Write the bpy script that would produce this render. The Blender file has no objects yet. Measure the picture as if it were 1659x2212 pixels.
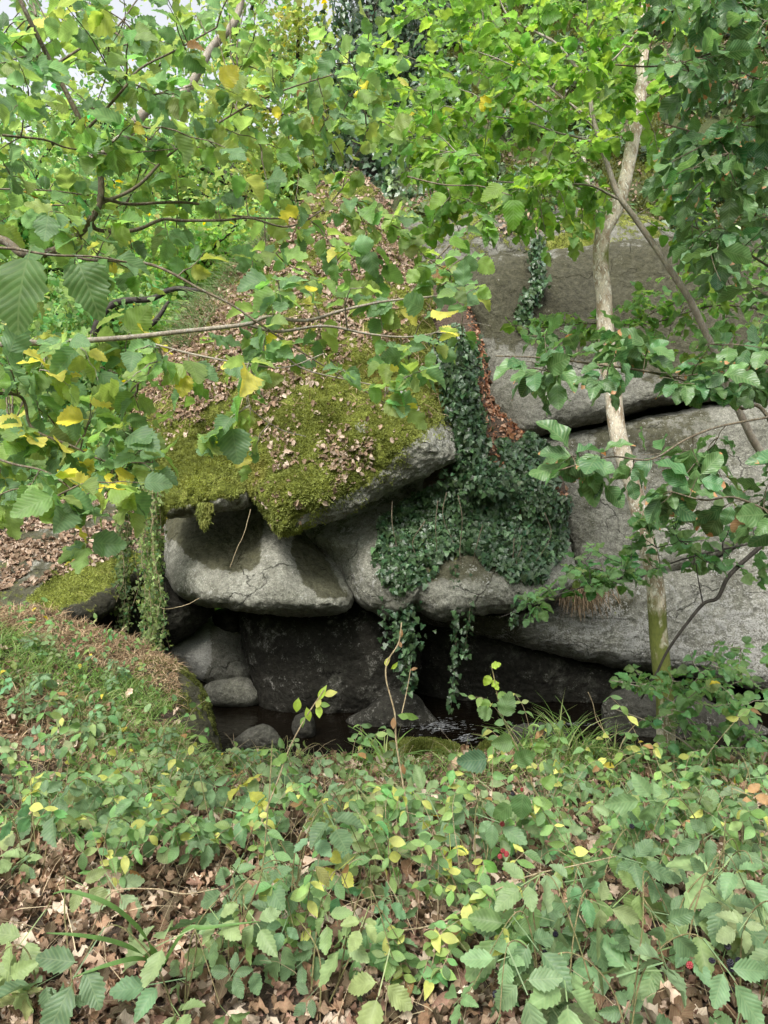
import bpy, math, random
import numpy as np
from mathutils import Vector
rng = np.random.default_rng(7)
random.seed(7)
R = math.radians
C = bpy.context.scene.collection
sc = bpy.context.scene

# ------------------------------------------------------------------ camera
CAMZ = 1.6
cd = bpy.data.cameras.new('camera'); cam = bpy.data.objects.new('camera', cd); C.objects.link(cam)
cam.location = (0, 0, CAMZ); cam.rotation_euler = (R(90), 0, 0)
cd.sensor_fit = 'VERTICAL'; cd.sensor_height = 34.6; cd.sensor_width = 26.0; cd.lens = 24.0
cd.clip_start = 0.05; cd.clip_end = 500
sc.camera = cam
# ------------------------------------------------------------------ sky, sun, exposure
SUN_EL, SUN_AZ = R(47), R(198)      # azimuth measured from +Y clockwise; 180 = behind the camera
w = bpy.data.worlds.new('World'); sc.world = w; w.use_nodes = True
nt = w.node_tree; nt.nodes.clear()
sky = nt.nodes.new('ShaderNodeTexSky'); sky.sky_type = 'NISHITA'; sky.sun_disc = False
sky.sun_elevation = SUN_EL; sky.sun_rotation = SUN_AZ; sky.dust_density = 3.0; sky.air_density = 1.0
hs = nt.nodes.new('ShaderNodeHueSaturation'); hs.inputs['Saturation'].default_value = 0.18
bg = nt.nodes.new('ShaderNodeBackground'); bg.inputs['Strength'].default_value = 0.15
wo = nt.nodes.new('ShaderNodeOutputWorld')
nt.links.new(sky.outputs[0], hs.inputs['Color']); nt.links.new(hs.outputs[0], bg.inputs[0]); nt.links.new(bg.outputs[0], wo.inputs[0])
ld = bpy.data.lights.new('sun', 'SUN'); ld.energy = 1.5; ld.angle = R(14); ld.color = (1.0, 0.965, 0.9)
sun = bpy.data.objects.new('sun', ld); C.objects.link(sun)
dv = Vector((math.sin(SUN_AZ)*math.cos(SUN_EL), math.cos(SUN_AZ)*math.cos(SUN_EL), math.sin(SUN_EL)))
sun.rotation_euler = dv.to_track_quat('Z', 'Y').to_euler(); sun.location = dv*30
sc.view_settings.view_transform = 'Standard'; sc.view_settings.look = 'None'
sc.view_settings.gamma = 1; sc.view_settings.exposure = 1.3
sc.cycles.max_bounces = 7; sc.cycles.diffuse_bounces = 4; sc.cycles.transmission_bounces = 4
sc.cycles.glossy_bounces = 2; sc.cycles.sample_clamp_indirect = 6.0

# ------------------------------------------------------------------ pixel <-> world (photo measured at 1659 x 2212)
FP = 2212*24/34.6; CX, CY = 829.5, 1106.0
def at(u, v, d):
    u = np.asarray(u, float); v = np.asarray(v, float); d = np.asarray(d, float)
    return np.stack([(u-CX)/FP*d, d+0*u, CAMZ-(v-CY)/FP*d], -1)
def proj(p):
    d = np.maximum(p[..., 1], .01)
    return CX+p[..., 0]/d*FP, CY-(p[..., 2]-CAMZ)/d*FP

# ------------------------------------------------------------------ numpy noise
def _h(i, j, k, s):
    n = (i*374761393 + j*668265263 + k*2147483647 + s*1274126177) & 0xffffffff
    n = ((n ^ (n >> 13))*1274126177) & 0xffffffff
    n = ((n ^ (n >> 15))*2246822519) & 0xffffffff
    return ((n ^ (n >> 16)) & 0xffffff)/float(0xffffff)
def noise(p, s=0):
    p = np.asarray(p, float); f = np.floor(p).astype(np.int64); t = p-f; t = t*t*(3-2*t)
    r = 0
    for a in (0, 1):
        for b in (0, 1):
            for c in (0, 1):
                wgt = (t[..., 0] if a else 1-t[..., 0])*(t[..., 1] if b else 1-t[..., 1])*(t[..., 2] if c else 1-t[..., 2])
                r = r+wgt*_h(f[..., 0]+a, f[..., 1]+b, f[..., 2]+c, s)
    return r*2-1
def fbm(p, o=4, s=0, g=.5):
    r = 0; a = 1; t = 0
    for i in range(o):
        r = r+a*noise(p*(2**i)+i*17.3, s+i); t += a; a *= g
    return r/t
def sstep(a, b, x):
    t = np.clip((x-a)/(b-a), 0, 1); return t*t*(3-2*t)
def norm(v): return v/np.maximum(np.linalg.norm(v, axis=-1, keepdims=True), 1e-9)
def inpoly(u, v, poly):
    poly = np.asarray(poly, float); u = np.asarray(u); v = np.asarray(v); c = np.zeros(u.shape, bool)
    x1, y1 = poly[-1]
    for x0, y0 in poly:
        if y0 != y1: c ^= ((y0 > v) != (y1 > v)) & (u < (x1-x0)*(v-y0)/(y1-y0)+x0)
        x1, y1 = x0, y0
    return c
def sdpoly(u, v, poly):     # > 0 inside, in photo pixels
    poly = np.asarray(poly, float); d = np.full(np.shape(u), 1e9)
    for (x0, y0), (x1, y1) in zip(poly, np.roll(poly, -1, 0)):
        ex, ey = x1-x0, y1-y0; t = np.clip(((u-x0)*ex+(v-y0)*ey)/max(ex*ex+ey*ey, 1e-9), 0, 1)
        d = np.minimum(d, np.hypot(u-x0-t*ex, v-y0-t*ey))
    return np.where(inpoly(u, v, poly), d, -d)
def crom(pts, n):           # Catmull-Rom through pts (any dimension), n samples
    pts = np.asarray(pts, float); P = np.vstack([2*pts[0]-pts[1], pts, 2*pts[-1]-pts[-2]])
    s = np.linspace(0, len(pts)-1-1e-6, n); i = s.astype(int); t = (s-i)[:, None]
    a, b, c, d = P[i], P[i+1], P[i+2], P[i+3]
    return .5*(2*b+(c-a)*t+(2*a-5*b+4*c-d)*t*t+(3*b-a-3*c+d)*t**3)

# ------------------------------------------------------------------ geometry collector
class Geo:
    def __init__(s): s.v, s.f, s.c, s.u, s.n = [], [], [], [], 0
    def add(s, v, f, col=None, uv=None):
        v = np.asarray(v, np.float32).reshape(-1, 3); f = np.asarray(f, np.int32).reshape(-1, 4)
        k = len(v)
        if k == 0: return
        if col is None: col = np.ones((k, 4), np.float32)
        col = np.broadcast_to(np.asarray(col, np.float32), (k, 4))
        if uv is None: uv = np.zeros((k, 2), np.float32)
        s.v.append(v); s.f.append(f+s.n); s.c.append(col); s.u.append(np.asarray(uv, np.float32)); s.n += k
    def parts(s):
        k = 0
        for v, f, c, u in zip(s.v, s.f, s.c, s.u): yield v, f, c, u, k; k += len(v)
    def build(s, name, mat, parent=None, smooth=True):
        v = np.vstack(s.v); f = np.vstack(s.f); c = np.vstack(s.c); u = np.vstack(s.u)
        m = bpy.data.meshes.new(name); m.vertices.add(len(v)); m.vertices.foreach_set('co', v.ravel())
        m.loops.add(f.size); m.loops.foreach_set('vertex_index', f.ravel())
        m.polygons.add(len(f)); m.polygons.foreach_set('loop_start', np.arange(len(f), dtype=np.int32)*4)
        m.polygons.foreach_set('loop_total', np.full(len(f), 4, np.int32))
        m.polygons.foreach_set('use_smooth', np.full(len(f), smooth))
        a = m.attributes.new('tone', 'FLOAT_COLOR', 'POINT'); a.data.foreach_set('color', c.ravel())
        ul = m.uv_layers.new(name='uv'); ul.data.foreach_set('uv', u[f.ravel()].ravel())
        m.update(calc_edges=True); m.validate()
        m.materials.append(mat)
        o = bpy.data.objects.new(name, m); C.objects.link(o)
        if parent is not None:
            o.parent = parent; l = parent.location
            if l.length > 0:
                m.transform(__import__('mathutils').Matrix.Translation(-l))
        return o
def tag(o, label=None, cat=None, group=None, kind=None):
    if label: o['label'] = label
    if cat: o['category'] = cat
    if group: o['group'] = group
    if kind: o['kind'] = kind
    return o
def empty(name, loc, label, cat, group=None):
    o = bpy.data.objects.new(name, None); C.objects.link(o); o.location = Vector([float(a) for a in loc]); o.empty_display_size = .1
    return tag(o, label, cat, group)
def center_origin(o):
    m = o.data; n = len(m.vertices); co = np.empty(n*3, np.float32); m.vertices.foreach_get('co', co); co = co.reshape(-1, 3)
    b = np.array([co[:, 0].mean(), co[:, 1].mean(), co[:, 2].min()]); m.vertices.foreach_set('co', (co-b).ravel())
    o.location = Vector([float(x) for x in b]); m.update()
    return o

def tubes(P, Rr, sides=5):   # P (N,k,3), R (N,k)
    P = np.asarray(P, float); Rr = np.asarray(Rr, float)
    if P.ndim == 2: P = P[None]; Rr = Rr[None]
    N, k, _ = P.shape
    T = norm(np.gradient(P, axis=1)); d = norm(P[:, -1]-P[:, 0])
    ref = np.where(np.abs(d[:, 2:3]) > .75, np.array([[1., .1, 0]]), np.array([[0., .05, 1]]))
    A = norm(np.cross(T, ref[:, None, :])); B = np.cross(T, A)
    a = np.linspace(0, 2*np.pi, sides, endpoint=False)
    V = P[:, :, None, :]+Rr[:, :, None, None]*(np.cos(a)[None, None, :, None]*A[:, :, None, :]+np.sin(a)[None, None, :, None]*B[:, :, None, :])
    i = np.arange(k-1)[:, None]; j = np.arange(sides)[None, :]; j2 = (j+1) % sides
    q = np.stack([i*sides+j, i*sides+j2, (i+1)*sides+j2, (i+1)*sides+j], -1).reshape(-1, 4)
    F = (q[None]+np.arange(N)[:, None, None]*k*sides).reshape(-1, 4)
    L = np.concatenate([np.zeros((N, 1)), np.cumsum(np.linalg.norm(np.diff(P, axis=1), axis=2), 1)], 1)
    uv = np.stack([np.broadcast_to(j/sides, (N, k, sides)), np.broadcast_to(L[:, :, None], (N, k, sides))], -1).reshape(-1, 2)
    return V.reshape(-1, 3), F, uv

# ------------------------------------------------------------------ leaf templates (axis +Y, face +Z)
def leaf(n, prof, serr=0., fold=.25, curl=.3, wav=0., cols=5, pet=.18, seed=0):
    r = np.random.default_rng(seed)
    t = np.linspace(0, 1, n+1); wd = np.array([prof(x) for x in t])
    xs = np.linspace(-1, 1, cols); V = []; U = []
    ph = r.uniform(0, 6.28)
    for i in range(n+1):
        for x in xs:
            e = abs(x) > .99
            ww = wd[i]*(1+(serr if i % 2 else -serr)*(1 if e else 0)); y = t[i]+(serr*.25 if (e and i % 2) else 0)+abs(x)*wd[i]*.12
            X = x*ww
            z = fold*abs(X)-curl*t[i]**2+wav*abs(x)*wd[i]*math.sin(ph+t[i]*14+(0 if x > 0 else 1.5))
            V.append((X, y, z)); U.append((X, t[i]))
    F = [(i*cols+j, i*cols+j+1, (i+1)*cols+j+1, (i+1)*cols+j) for i in range(n) for j in range(cols-1)]
    if pet:
        b = len(V); V += [(-.012, -pet, .02), (.012, -pet, .02), (.012, .02, 0), (-.012, .02, 0)]; U += [(0, 0)]*4; F.append((b, b+1, b+2, b+3))
    return np.array(V, float), np.array(F), np.array(U, float)
def pf_hazel(t): return .46*max(.02, math.sin(min(1, (t+.03)/1.03)**.72*math.pi))**.62*(1-.25*t) if t < .97 else .02
def pf_oval(t): return .27*max(.02, math.sin(math.pi*t**.9))**.95
def pf_beech(t): return .33*max(.03, math.sin(math.pi*t**.92))**.7
def pf_bramble(t): return .30*max(.02, math.sin(math.pi*t**.78))**.75
def pf_oak(t): return (.30*max(.02, math.sin(math.pi*t**1.2))**.6)*(1+.2*math.sin(t*22))
def pf_grass(t): return .02*(1-t)+.001
HAZEL = [leaf(14, pf_hazel, .09, f, c, w_, 5, .2, s) for s, (f, c, w_) in enumerate([(.15, .25, .1), (.35, .4, .15), (.05, .1, .2), (.25, -.1, .25), (.6, .35, .1)])]
HAZELS = [leaf(5, pf_hazel, .06, f, c, .1, 3, .15, s) for s, (f, c) in enumerate([(.15, .25), (.35, .4), (.05, .1)])]
BEECH = [leaf(10, pf_beech, .03, f, c, w_, 5, .08, s) for s, (f, c, w_) in enumerate([(.2, .3, .2), (.4, .5, .3), (.1, .1, .25)])]
BRAM1 = [leaf(14, pf_bramble, .10, f, c, w_, 5, .06, s) for s, (f, c, w_) in enumerate([(.2, .3, .12), (.45, .45, .1), (.1, .15, .15), (.6, .25, .1), (.3, -.12, .15)])]
OVAL = [leaf(7, pf_oval, 0, f, c, .1, 3, .05, s) for s, (f, c) in enumerate([(.3, .3), (.6, .5), (.1, -.1)])]
OAK = [leaf(10, pf_oak, 0, f, c, w_, 5, .1, s) for s, (f, c, w_) in enumerate([(.5, .7, .8), (-.4, .5, .6), (.9, -.4, .5), (.1, .2, 1.)])]
DEADB = [leaf(5, pf_beech, 0, f, c, .5, 3, 0, s) for s, (f, c) in enumerate([(.8, .6), (-.5, .6), (.9, -.3)])]
FARL = [leaf(2, lambda t: .32*max(.05, math.sin(math.pi*(t*.8+.15))), 0, .3, .2, 0, 3, 0, 1)]
def ivyleaf(f):
    out = [(0, -.05), (.32, -.2), (.55, .12), (.3, .28), (.33, .5), (0, 1.), (-.33, .5), (-.3, .28), (-.55, .12), (-.32, -.2)]
    V = [(x, y, f*abs(x)-.2*y*y) for x, y in out]+[(0, .25, -.02)]
    F = [(10, 0, 1, 2), (10, 2, 3, 4), (10, 4, 5, 6), (10, 6, 7, 8), (10, 8, 9, 0)]
    return np.array(V), np.array(F), np.array([(v[0], v[1]) for v in V])
IVY = [ivyleaf(.3), ivyleaf(.05), ivyleaf(.5)]
def compound(base, seed, n3=3):
    r = np.random.default_rng(seed); V = []; F = []; U = []; k = 0
    spec = [(0, 0., .42, 1.)]+[(s, .12, .16, .80) for s in (-1, 1)]
    if n3 == 5: spec += [(s*1.9, 0, .1, .62) for s in (-1, 1)]
    for s, y0, off, sz in spec:
        v, f, u = base[r.integers(len(base))]; a = -s*R(68)+r.normal(0, .12); v = v*sz
        v = v+np.array([0, off, 0]); c, si = math.cos(a), math.sin(a)
        tilt = r.normal(0, .25)
        v = np.stack([v[:, 0], v[:, 1]*math.cos(tilt-.2)-v[:, 2]*math.sin(tilt-.2), v[:, 1]*math.sin(tilt-.2)+v[:, 2]*math.cos(tilt-.2)], 1)
        v = np.stack([v[:, 0]*c-v[:, 1]*si, v[:, 0]*si+v[:, 1]*c+y0*0, v[:, 2]], 1)
        V.append(v); F.append(f+k); U.append(u); k += len(v)
    V.append(np.array([(-.015, -.7, .05), (.015, -.7, .05), (.015, .3, 0), (-.015, .3, 0)])); F.append(np.array([[0, 1, 2, 3]])+k); U.append(np.zeros((4, 2)))
    return np.vstack(V), np.vstack(F), np.vstack(U)
BRAM = [compound(BRAM1, s, 5 if s % 3 == 0 else 3) for s in range(7)]

def scatter(g, temps, pos, d, nrm, size, col, rg=None, jit=.08):
    pos = np.asarray(pos, float); N = len(pos)
    if N == 0: return
    rg = rg or rng
    d = norm(np.asarray(d, float)); Z = nrm-(nrm*d).sum(1, keepdims=True)*d; Z = norm(Z); X = np.cross(d, Z)
    size = np.broadcast_to(size, (N,)); col = np.broadcast_to(col, (N, 4)).copy()
    pick = rg.integers(0, len(temps), N)
    for ti, (v, f, u) in enumerate(temps):
        m = pick == ti; n = m.sum()
        if n == 0: continue
        sx = (1+rg.normal(0, jit, n))[:, None, None]
        W = pos[m][:, None]+size[m][:, None, None]*(v[None, :, 0:1]*sx*X[m][:, None]+v[None, :, 1:2]*d[m][:, None]+v[None, :, 2:3]*Z[m][:, None])
        F = (f[None]+np.arange(n)[:, None, None]*len(v)).reshape(-1, 4)
        g.add(W.reshape(-1, 3), F, np.repeat(col[m], len(v), 0), np.tile(u, (n, 1)))

# ------------------------------------------------------------------ materials
def newmat(name):
    m = bpy.data.materials.new(name); m.use_nodes = True; t = m.node_tree; t.nodes.clear()
    return m, t, (lambda k, **kw: mk(t, k, **kw))
def mk(t, k, **kw):
    n = t.nodes.new('ShaderNode'+k)
    for a, b in kw.items():
        if a.startswith('i_'):
            key = a[2:].replace('_', ' '); n.inputs[int(key) if key.isdigit() else key].default_value = b
        else: setattr(n, a, b)
    return n
def L(t, a, ao, b, bi): t.links.new(a.outputs[ao], b.inputs[bi])
def ramp(t, src, pts):
    n = mk(t, 'ValToRGB'); e = n.color_ramp.elements
    while len(e) < len(pts): e.new(.5)
    for x, (p, c) in zip(e, pts):
        x.position = p; x.color = (c, c, c, 1) if not isinstance(c, tuple) else (*c, 1)
    t.links.new(src, n.inputs[0]); return n
def mixc(t, fac, a, b, blend='MIX'):
    n = mk(t, 'Mix', data_type='RGBA', blend_type=blend)
    if isinstance(fac, float): n.inputs[0].default_value = fac
    else: t.links.new(fac, n.inputs[0])
    for i, x in ((6, a), (7, b)):
        if isinstance(x, tuple): n.inputs[i].default_value = (*x, 1)
        else: t.links.new(x, n.inputs[i])
    return n.outputs[2]
def math_(t, op, a, b=None, clamp=False):
    n = mk(t, 'Math', operation=op); n.use_clamp = clamp
    for i, x in enumerate((a, b)):
        if x is None: continue
        if isinstance(x, (int, float)): n.inputs[i].default_value = x
        else: t.links.new(x, n.inputs[i])
    return n.outputs[0]
def noisen(t, vec, scale, detail=4, rough=.55, dist=0.):
    n = mk(t, 'TexNoise'); n.inputs['Scale'].default_value = scale; n.inputs['Detail'].default_value = detail
    n.inputs['Roughness'].default_value = rough; n.inputs['Distortion'].default_value = dist
    t.links.new(vec, n.inputs['Vector']); return n.outputs[0]

def leafmat(name, trans=.42, rough=.5, vein=.36, freq=27., spec=.35, tipburn=False):
    m, t, k = newmat(name)
    at_ = mk(t, 'Attribute', attribute_name='tone'); uv = mk(t, 'UVMap', uv_map='uv'); sp = mk(t, 'SeparateXYZ'); L(t, uv, 0, sp, 0)
    tc = mk(t, 'TexCoord')
    ax = math_(t, 'ABSOLUTE', sp.outputs[0])
    ph = math_(t, 'SUBTRACT', math_(t, 'MULTIPLY', sp.outputs[1], freq), math_(t, 'MULTIPLY', ax, freq*.8))
    sv = math_(t, 'POWER', math_(t, 'ABSOLUTE', math_(t, 'SINE', ph)), 8.)
    sv = math_(t, 'SUBTRACT', 1., math_(t, 'POWER', math_(t, 'SUBTRACT', 1., math_(t, 'ABSOLUTE', math_(t, 'COSINE', ph))), .35))
    mid = math_(t, 'LESS_THAN', ax, .014)
    vn = math_(t, 'MAXIMUM', sv, mid)
    nz = noisen(t, tc.outputs['Object'], 30, 3)
    nr = ramp(t, nz, [(.3, .78), (.7, 1.2)])
    c0 = mixc(t, 1., at_.outputs['Color'], nr.outputs[0], 'MULTIPLY')
    light = mixc(t, .45, c0, (.40, .48, .22))
    c = mixc(t, math_(t, 'MULTIPLY', vn, vein), c0, light)
    if tipburn:
        ta = math_(t, 'ADD', sp.outputs[1], math_(t, 'MULTIPLY', math_(t, 'SUBTRACT', nz, .5), .6))
        th = math_(t, 'GREATER_THAN', math_(t, 'ADD', ta, math_(t, 'MULTIPLY', at_.outputs['Alpha'], .45)), 1.30)
        c = mixc(t, th, c, (.42, .22, .10))
    b = mk(t, 'BsdfPrincipled'); t.links.new(c, b.inputs['Base Color']); b.inputs['Roughness'].default_value = rough
    b.inputs['Specular IOR Level'].default_value = spec
    bp = mk(t, 'Bump'); bp.inputs['Strength'].default_value = .35; bp.inputs['Distance'].default_value = .003; t.links.new(math_(t, 'SUBTRACT', 1., vn), bp.inputs['Height'])
    t.links.new(bp.outputs[0], b.inputs['Normal'])
    tr = mk(t, 'BsdfTranslucent')
    hs_ = mk(t, 'HueSaturation'); hs_.inputs['Hue'].default_value = .485; hs_.inputs['Saturation'].default_value = 1.15; hs_.inputs['Value'].default_value = 2.3
    t.links.new(c, hs_.inputs['Color']); t.links.new(hs_.outputs[0], tr.inputs[0])
    mx = mk(t, 'MixShader'); mx.inputs[0].default_value = trans; t.links.new(b.outputs[0], mx.inputs[1]); t.links.new(tr.outputs[0], mx.inputs[2])
    o = mk(t, 'OutputMaterial'); t.links.new(mx.outputs[0], o.inputs[0]); return m
M_leaf = leafmat('hazel_leaf', .45); M_beech = leafmat('beech_leaf', .25, .4, .5, 30., .5, True)
M_bram = leafmat('bramble_leaf', .28, .5, .34, 26., .35); M_ivy = leafmat('ivy_leaf', .08, .3, .3, 12., .45)
M_far = leafmat('far_leaf', .45, .6, 0., 10., .2); M_dead = leafmat('dead_leaf', .08, .8, .2, 30., .15)
M_grass = leafmat('grass_blade', .3, .5, 0., 10., .3); M_moss = leafmat('moss_tuft', .25, .9, 0., 10., .1)

def barkmat(name, c1, c2, spots=(.5, .5, .45), amt=0., moss=0., sc_=18.):
    m, t, k = newmat(name); tc = mk(t, 'TexCoord'); mp = mk(t, 'Mapping'); mp.inputs['Scale'].default_value = (1, 1, .45); L(t, tc, 'Object', mp, 0)
    v = mp.outputs[0]; n1 = noisen(t, v, sc_, 6, .6); n2 = noisen(t, v, sc_*3.1, 5, .6); n3 = noisen(t, v, sc_*.28, 4, .6, .5)
    c = mixc(t, ramp(t, n1, [(.43, 0.), (.57, 1.)]).outputs[0], c1, c2)
    c = mixc(t, ramp(t, n2, [(.42, .0), (.62, .6)]).outputs[0], c, tuple(x*.35 for x in c1))
    if amt: c = mixc(t, ramp(t, n2, [(.56, 0.), (.6, amt)]).outputs[0], c, spots)
    if moss:
        a = mk(t, 'Attribute', attribute_name='tone')
        mf = math_(t, 'ADD', n3, math_(t, 'SUBTRACT', a.outputs['Alpha'], .5))
        c = mixc(t, ramp(t, mf, [(.56, 0.), (.66, 1.)]).outputs[0], c, mixc(t, n2, (.07, .085, .02), (.22, .24, .05)))
    b = mk(t, 'BsdfPrincipled'); t.links.new(c, b.inputs['Base Color']); b.inputs['Roughness'].default_value = .85
    bp = mk(t, 'Bump'); bp.inputs['Strength'].default_value = .5; bp.inputs['Distance'].default_value = .01; t.links.new(n2, bp.inputs['Height']); t.links.new(bp.outputs[0], b.inputs['Normal'])
    o = mk(t, 'OutputMaterial'); t.links.new(b.outputs[0], o.inputs[0]); return m
M_birch = barkmat('pale_bark', (.36, .27, .18), (.70, .62, .49), (.85, .82, .72), .95, 1., 22.)
M_bark = barkmat('brown_bark', (.10, .075, .045), (.2, .16, .10), (.4, .4, .33), .35, .0, 40)
M_barkg = barkmat('grey_bark', (.24, .20, .15), (.34, .30, .23), (.5, .5, .45), .4, .0, 30)
M_bdark = barkmat('dark_bark', (.03, .024, .018), (.06, .05, .04), (.2, .2, .15), .1, .0, 30)
M_stem = barkmat('green_stem', (.16, .17, .06), (.26, .2, .1), (.3, .3, .2), .0, .0, 60)
M_straw = barkmat('dry_stem', (.34, .26, .15), (.45, .37, .23), (.3, .3, .2), .0, .0, 60)

def rockmat():
    m, t, k = newmat('granite'); tc = mk(t, 'TexCoord'); v = tc.outputs['Object']
    a = mk(t, 'Attribute', attribute_name='tone'); s = mk(t, 'SeparateColor'); L(t, a, 'Color', s, 0)
    moss, stain, lich_lit, wet_shade = s.outputs[0], s.outputs[1], s.outputs[2], a.outputs['Alpha']
    st_ = lambda x, lo=.33, hi=.67: ramp(t, x, [(lo, 0.), (hi, 1.)]).outputs[0]
    nL = st_(noisen(t, v, 1.3, 6, .6, .4)); nM = st_(noisen(t, v, 4.5, 8, .68, .3)); nF = st_(noisen(t, v, 17, 7, .75)); nX = st_(noisen(t, v, 55, 5, .8)); nS = st_(noisen(t, v, 120, 2, .7), .3, .7)
    mp = mk(t, 'Mapping'); mp.inputs['Scale'].default_value = (3., 3., .5); L(t, tc, 'Object', mp, 0); nV = st_(noisen(t, mp.outputs[0], 2., 6, .65))
    c = mixc(t, nL, (.25, .245, .20), (.42, .415, .35))
    c = mixc(t, math_(t, 'MULTIPLY', ramp(t, nM, [(.5, .0), (.9, 1.)]).outputs[0], .6), c, (.19, .19, .14))
    c = mixc(t, math_(t, 'MULTIPLY', ramp(t, nV, [(.55, .0), (.9, 1.)]).outputs[0], .45), c, (.17, .17, .125))
    c = mixc(t, 1., c, ramp(t, nX, [(0., .55), (1., 1.4)]).outputs[0], 'MULTIPLY')
    c = mixc(t, 1., c, ramp(t, nF, [(0., .62), (1., 1.3)]).outputs[0], 'MULTIPLY')
    c = mixc(t, 1., c, ramp(t, nS, [(0., .75), (1., 1.25)]).outputs[0], 'MULTIPLY')
    dv_ = mk(t, 'VectorMath', operation='ADD'); L(t, tc, 'Object', dv_, 0); nd_ = mk(t, 'TexNoise'); nd_.inputs['Scale'].default_value = 1.6; nd_.inputs['Detail'].default_value = 5; L(t, tc, 'Object', nd_, 'Vector'); L(t, nd_, 'Color', dv_, 1)
    vo = mk(t, 'TexVoronoi', feature='DISTANCE_TO_EDGE'); vo.inputs['Scale'].default_value = .75; L(t, dv_, 0, vo, 'Vector')
    ck = math_(t, 'MULTIPLY', ramp(t, vo.outputs[0], [(.0, 1.), (.007, 0.)]).outputs[0], ramp(t, nL, [(.4, 0.), (.6, 1.)]).outputs[0])
    c = mixc(t, math_(t, 'MULTIPLY', ck, .6), c, (.03, .028, .02))
    # olive algae stain
    mix2 = math_(t, 'ADD', math_(t, 'MULTIPLY', nM, .5), math_(t, 'ADD', math_(t, 'MULTIPLY', nF, .3), math_(t, 'MULTIPLY', nX, .2)))
    sf = math_(t, 'ADD', mix2, math_(t, 'SUBTRACT', stain, .5))
    c = mixc(t, ramp(t, sf, [(.49, 0.), (.62, .82)]).outputs[0], c, mixc(t, nF, (.035, .034, .015), (.095, .09, .04)))
    # black damp rock, with the shade of the recess painted in
    wf = math_(t, 'MULTIPLY', wet_shade, ramp(t, math_(t, 'ADD', math_(t, 'MULTIPLY', nM, .6), math_(t, 'MULTIPLY', nL, .4)), [(.55, 1.), (.85, .7)]).outputs[0])
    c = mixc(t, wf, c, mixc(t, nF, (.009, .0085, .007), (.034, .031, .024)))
    # pale lichen crust; on the sloping rock it is painted light
    lm = math_(t, 'ADD', math_(t, 'MULTIPLY', nM, .35), math_(t, 'ADD', math_(t, 'MULTIPLY', nF, .35), math_(t, 'MULTIPLY', nX, .3)))
    lf = math_(t, 'ADD', lm, math_(t, 'MULTIPLY', math_(t, 'SUBTRACT', lich_lit, .5), .9))
    lcol = mixc(t, nX, (.30, .30, .27), (.62, .61, .57)); lcol = mixc(t, math_(t, 'MULTIPLY', wet_shade, .62), lcol, (.07, .06, .045))
    c = mixc(t, ramp(t, lf, [(.53, 0.), (.6, .85)]).outputs[0], c, lcol)
    # moss film
    mf = math_(t, 'ADD', mix2, math_(t, 'MULTIPLY', math_(t, 'SUBTRACT', moss, .5), 1.2))
    mcol = ramp(t, noisen(t, v, 7, 7, .7), [(.3, (.05, .055, .015)), (.5, (.15, .175, .03)), (.72, (.28, .29, .08))]).outputs[0]
    mcol = mixc(t, 1., mcol, ramp(t, nX, [(.3, .5), (.7, 1.4)]).outputs[0], 'MULTIPLY')
    mm = ramp(t, mf, [(.47, 0.), (.57, 1.)]).outputs[0]
    c = mixc(t, mm, c, mcol)
    b = mk(t, 'BsdfPrincipled'); t.links.new(c, b.inputs['Base Color']); b.inputs['Roughness'].default_value = .88; b.inputs['Specular IOR Level'].default_value = .12
    h = math_(t, 'ADD', math_(t, 'MULTIPLY', math_(t, 'SUBTRACT', nM, ck), .9), math_(t, 'ADD', math_(t, 'MULTIPLY', nF, .35), math_(t, 'MULTIPLY', nX, .16)))
    bp = mk(t, 'Bump'); bp.inputs['Strength'].default_value = .9; bp.inputs['Distance'].default_value = .045; t.links.new(h, bp.inputs['Height']); t.links.new(bp.outputs[0], b.inputs['Normal'])
    o = mk(t, 'OutputMaterial'); t.links.new(b.outputs[0], o.inputs[0]); return m
M_rock = rockmat()
def soilmat(name, c1, c2, c3, sc_=9.):
    m, t, k = newmat(name); tc = mk(t, 'TexCoord'); v = tc.outputs['Object']
    n1 = noisen(t, v, sc_, 8, .7); n2 = noisen(t, v, sc_*5, 6, .7); a = mk(t, 'Attribute', attribute_name='tone')
    c = mixc(t, ramp(t, n2, [(.35, 0.), (.65, 1.)]).outputs[0], c1, c2)
    gf = math_(t, 'ADD', n1, math_(t, 'SUBTRACT', a.outputs['Alpha'], .5))
    c = mixc(t, ramp(t, gf, [(.47, 0.), (.6, 1.)]).outputs[0], c, c3)
    c = mixc(t, 1., c, ramp(t, noisen(t, v, sc_*16, 3, .6), [(.3, .5), (.7, 1.5)]).outputs[0], 'MULTIPLY')
    b = mk(t, 'BsdfPrincipled'); t.links.new(c, b.inputs['Base Color']); b.inputs['Roughness'].default_value = .95
    bp = mk(t, 'Bump'); bp.inputs['Strength'].default_value = 1.; bp.inputs['Distance'].default_value = .04; t.links.new(n2, bp.inputs['Height']); t.links.new(bp.outputs[0], b.inputs['Normal'])
    o = mk(t, 'OutputMaterial'); t.links.new(b.outputs[0], o.inputs[0]); return m
M_soil = soilmat('forest_soil', (.045, .03, .02), (.13, .09, .06), (.05, .065, .015))
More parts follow.
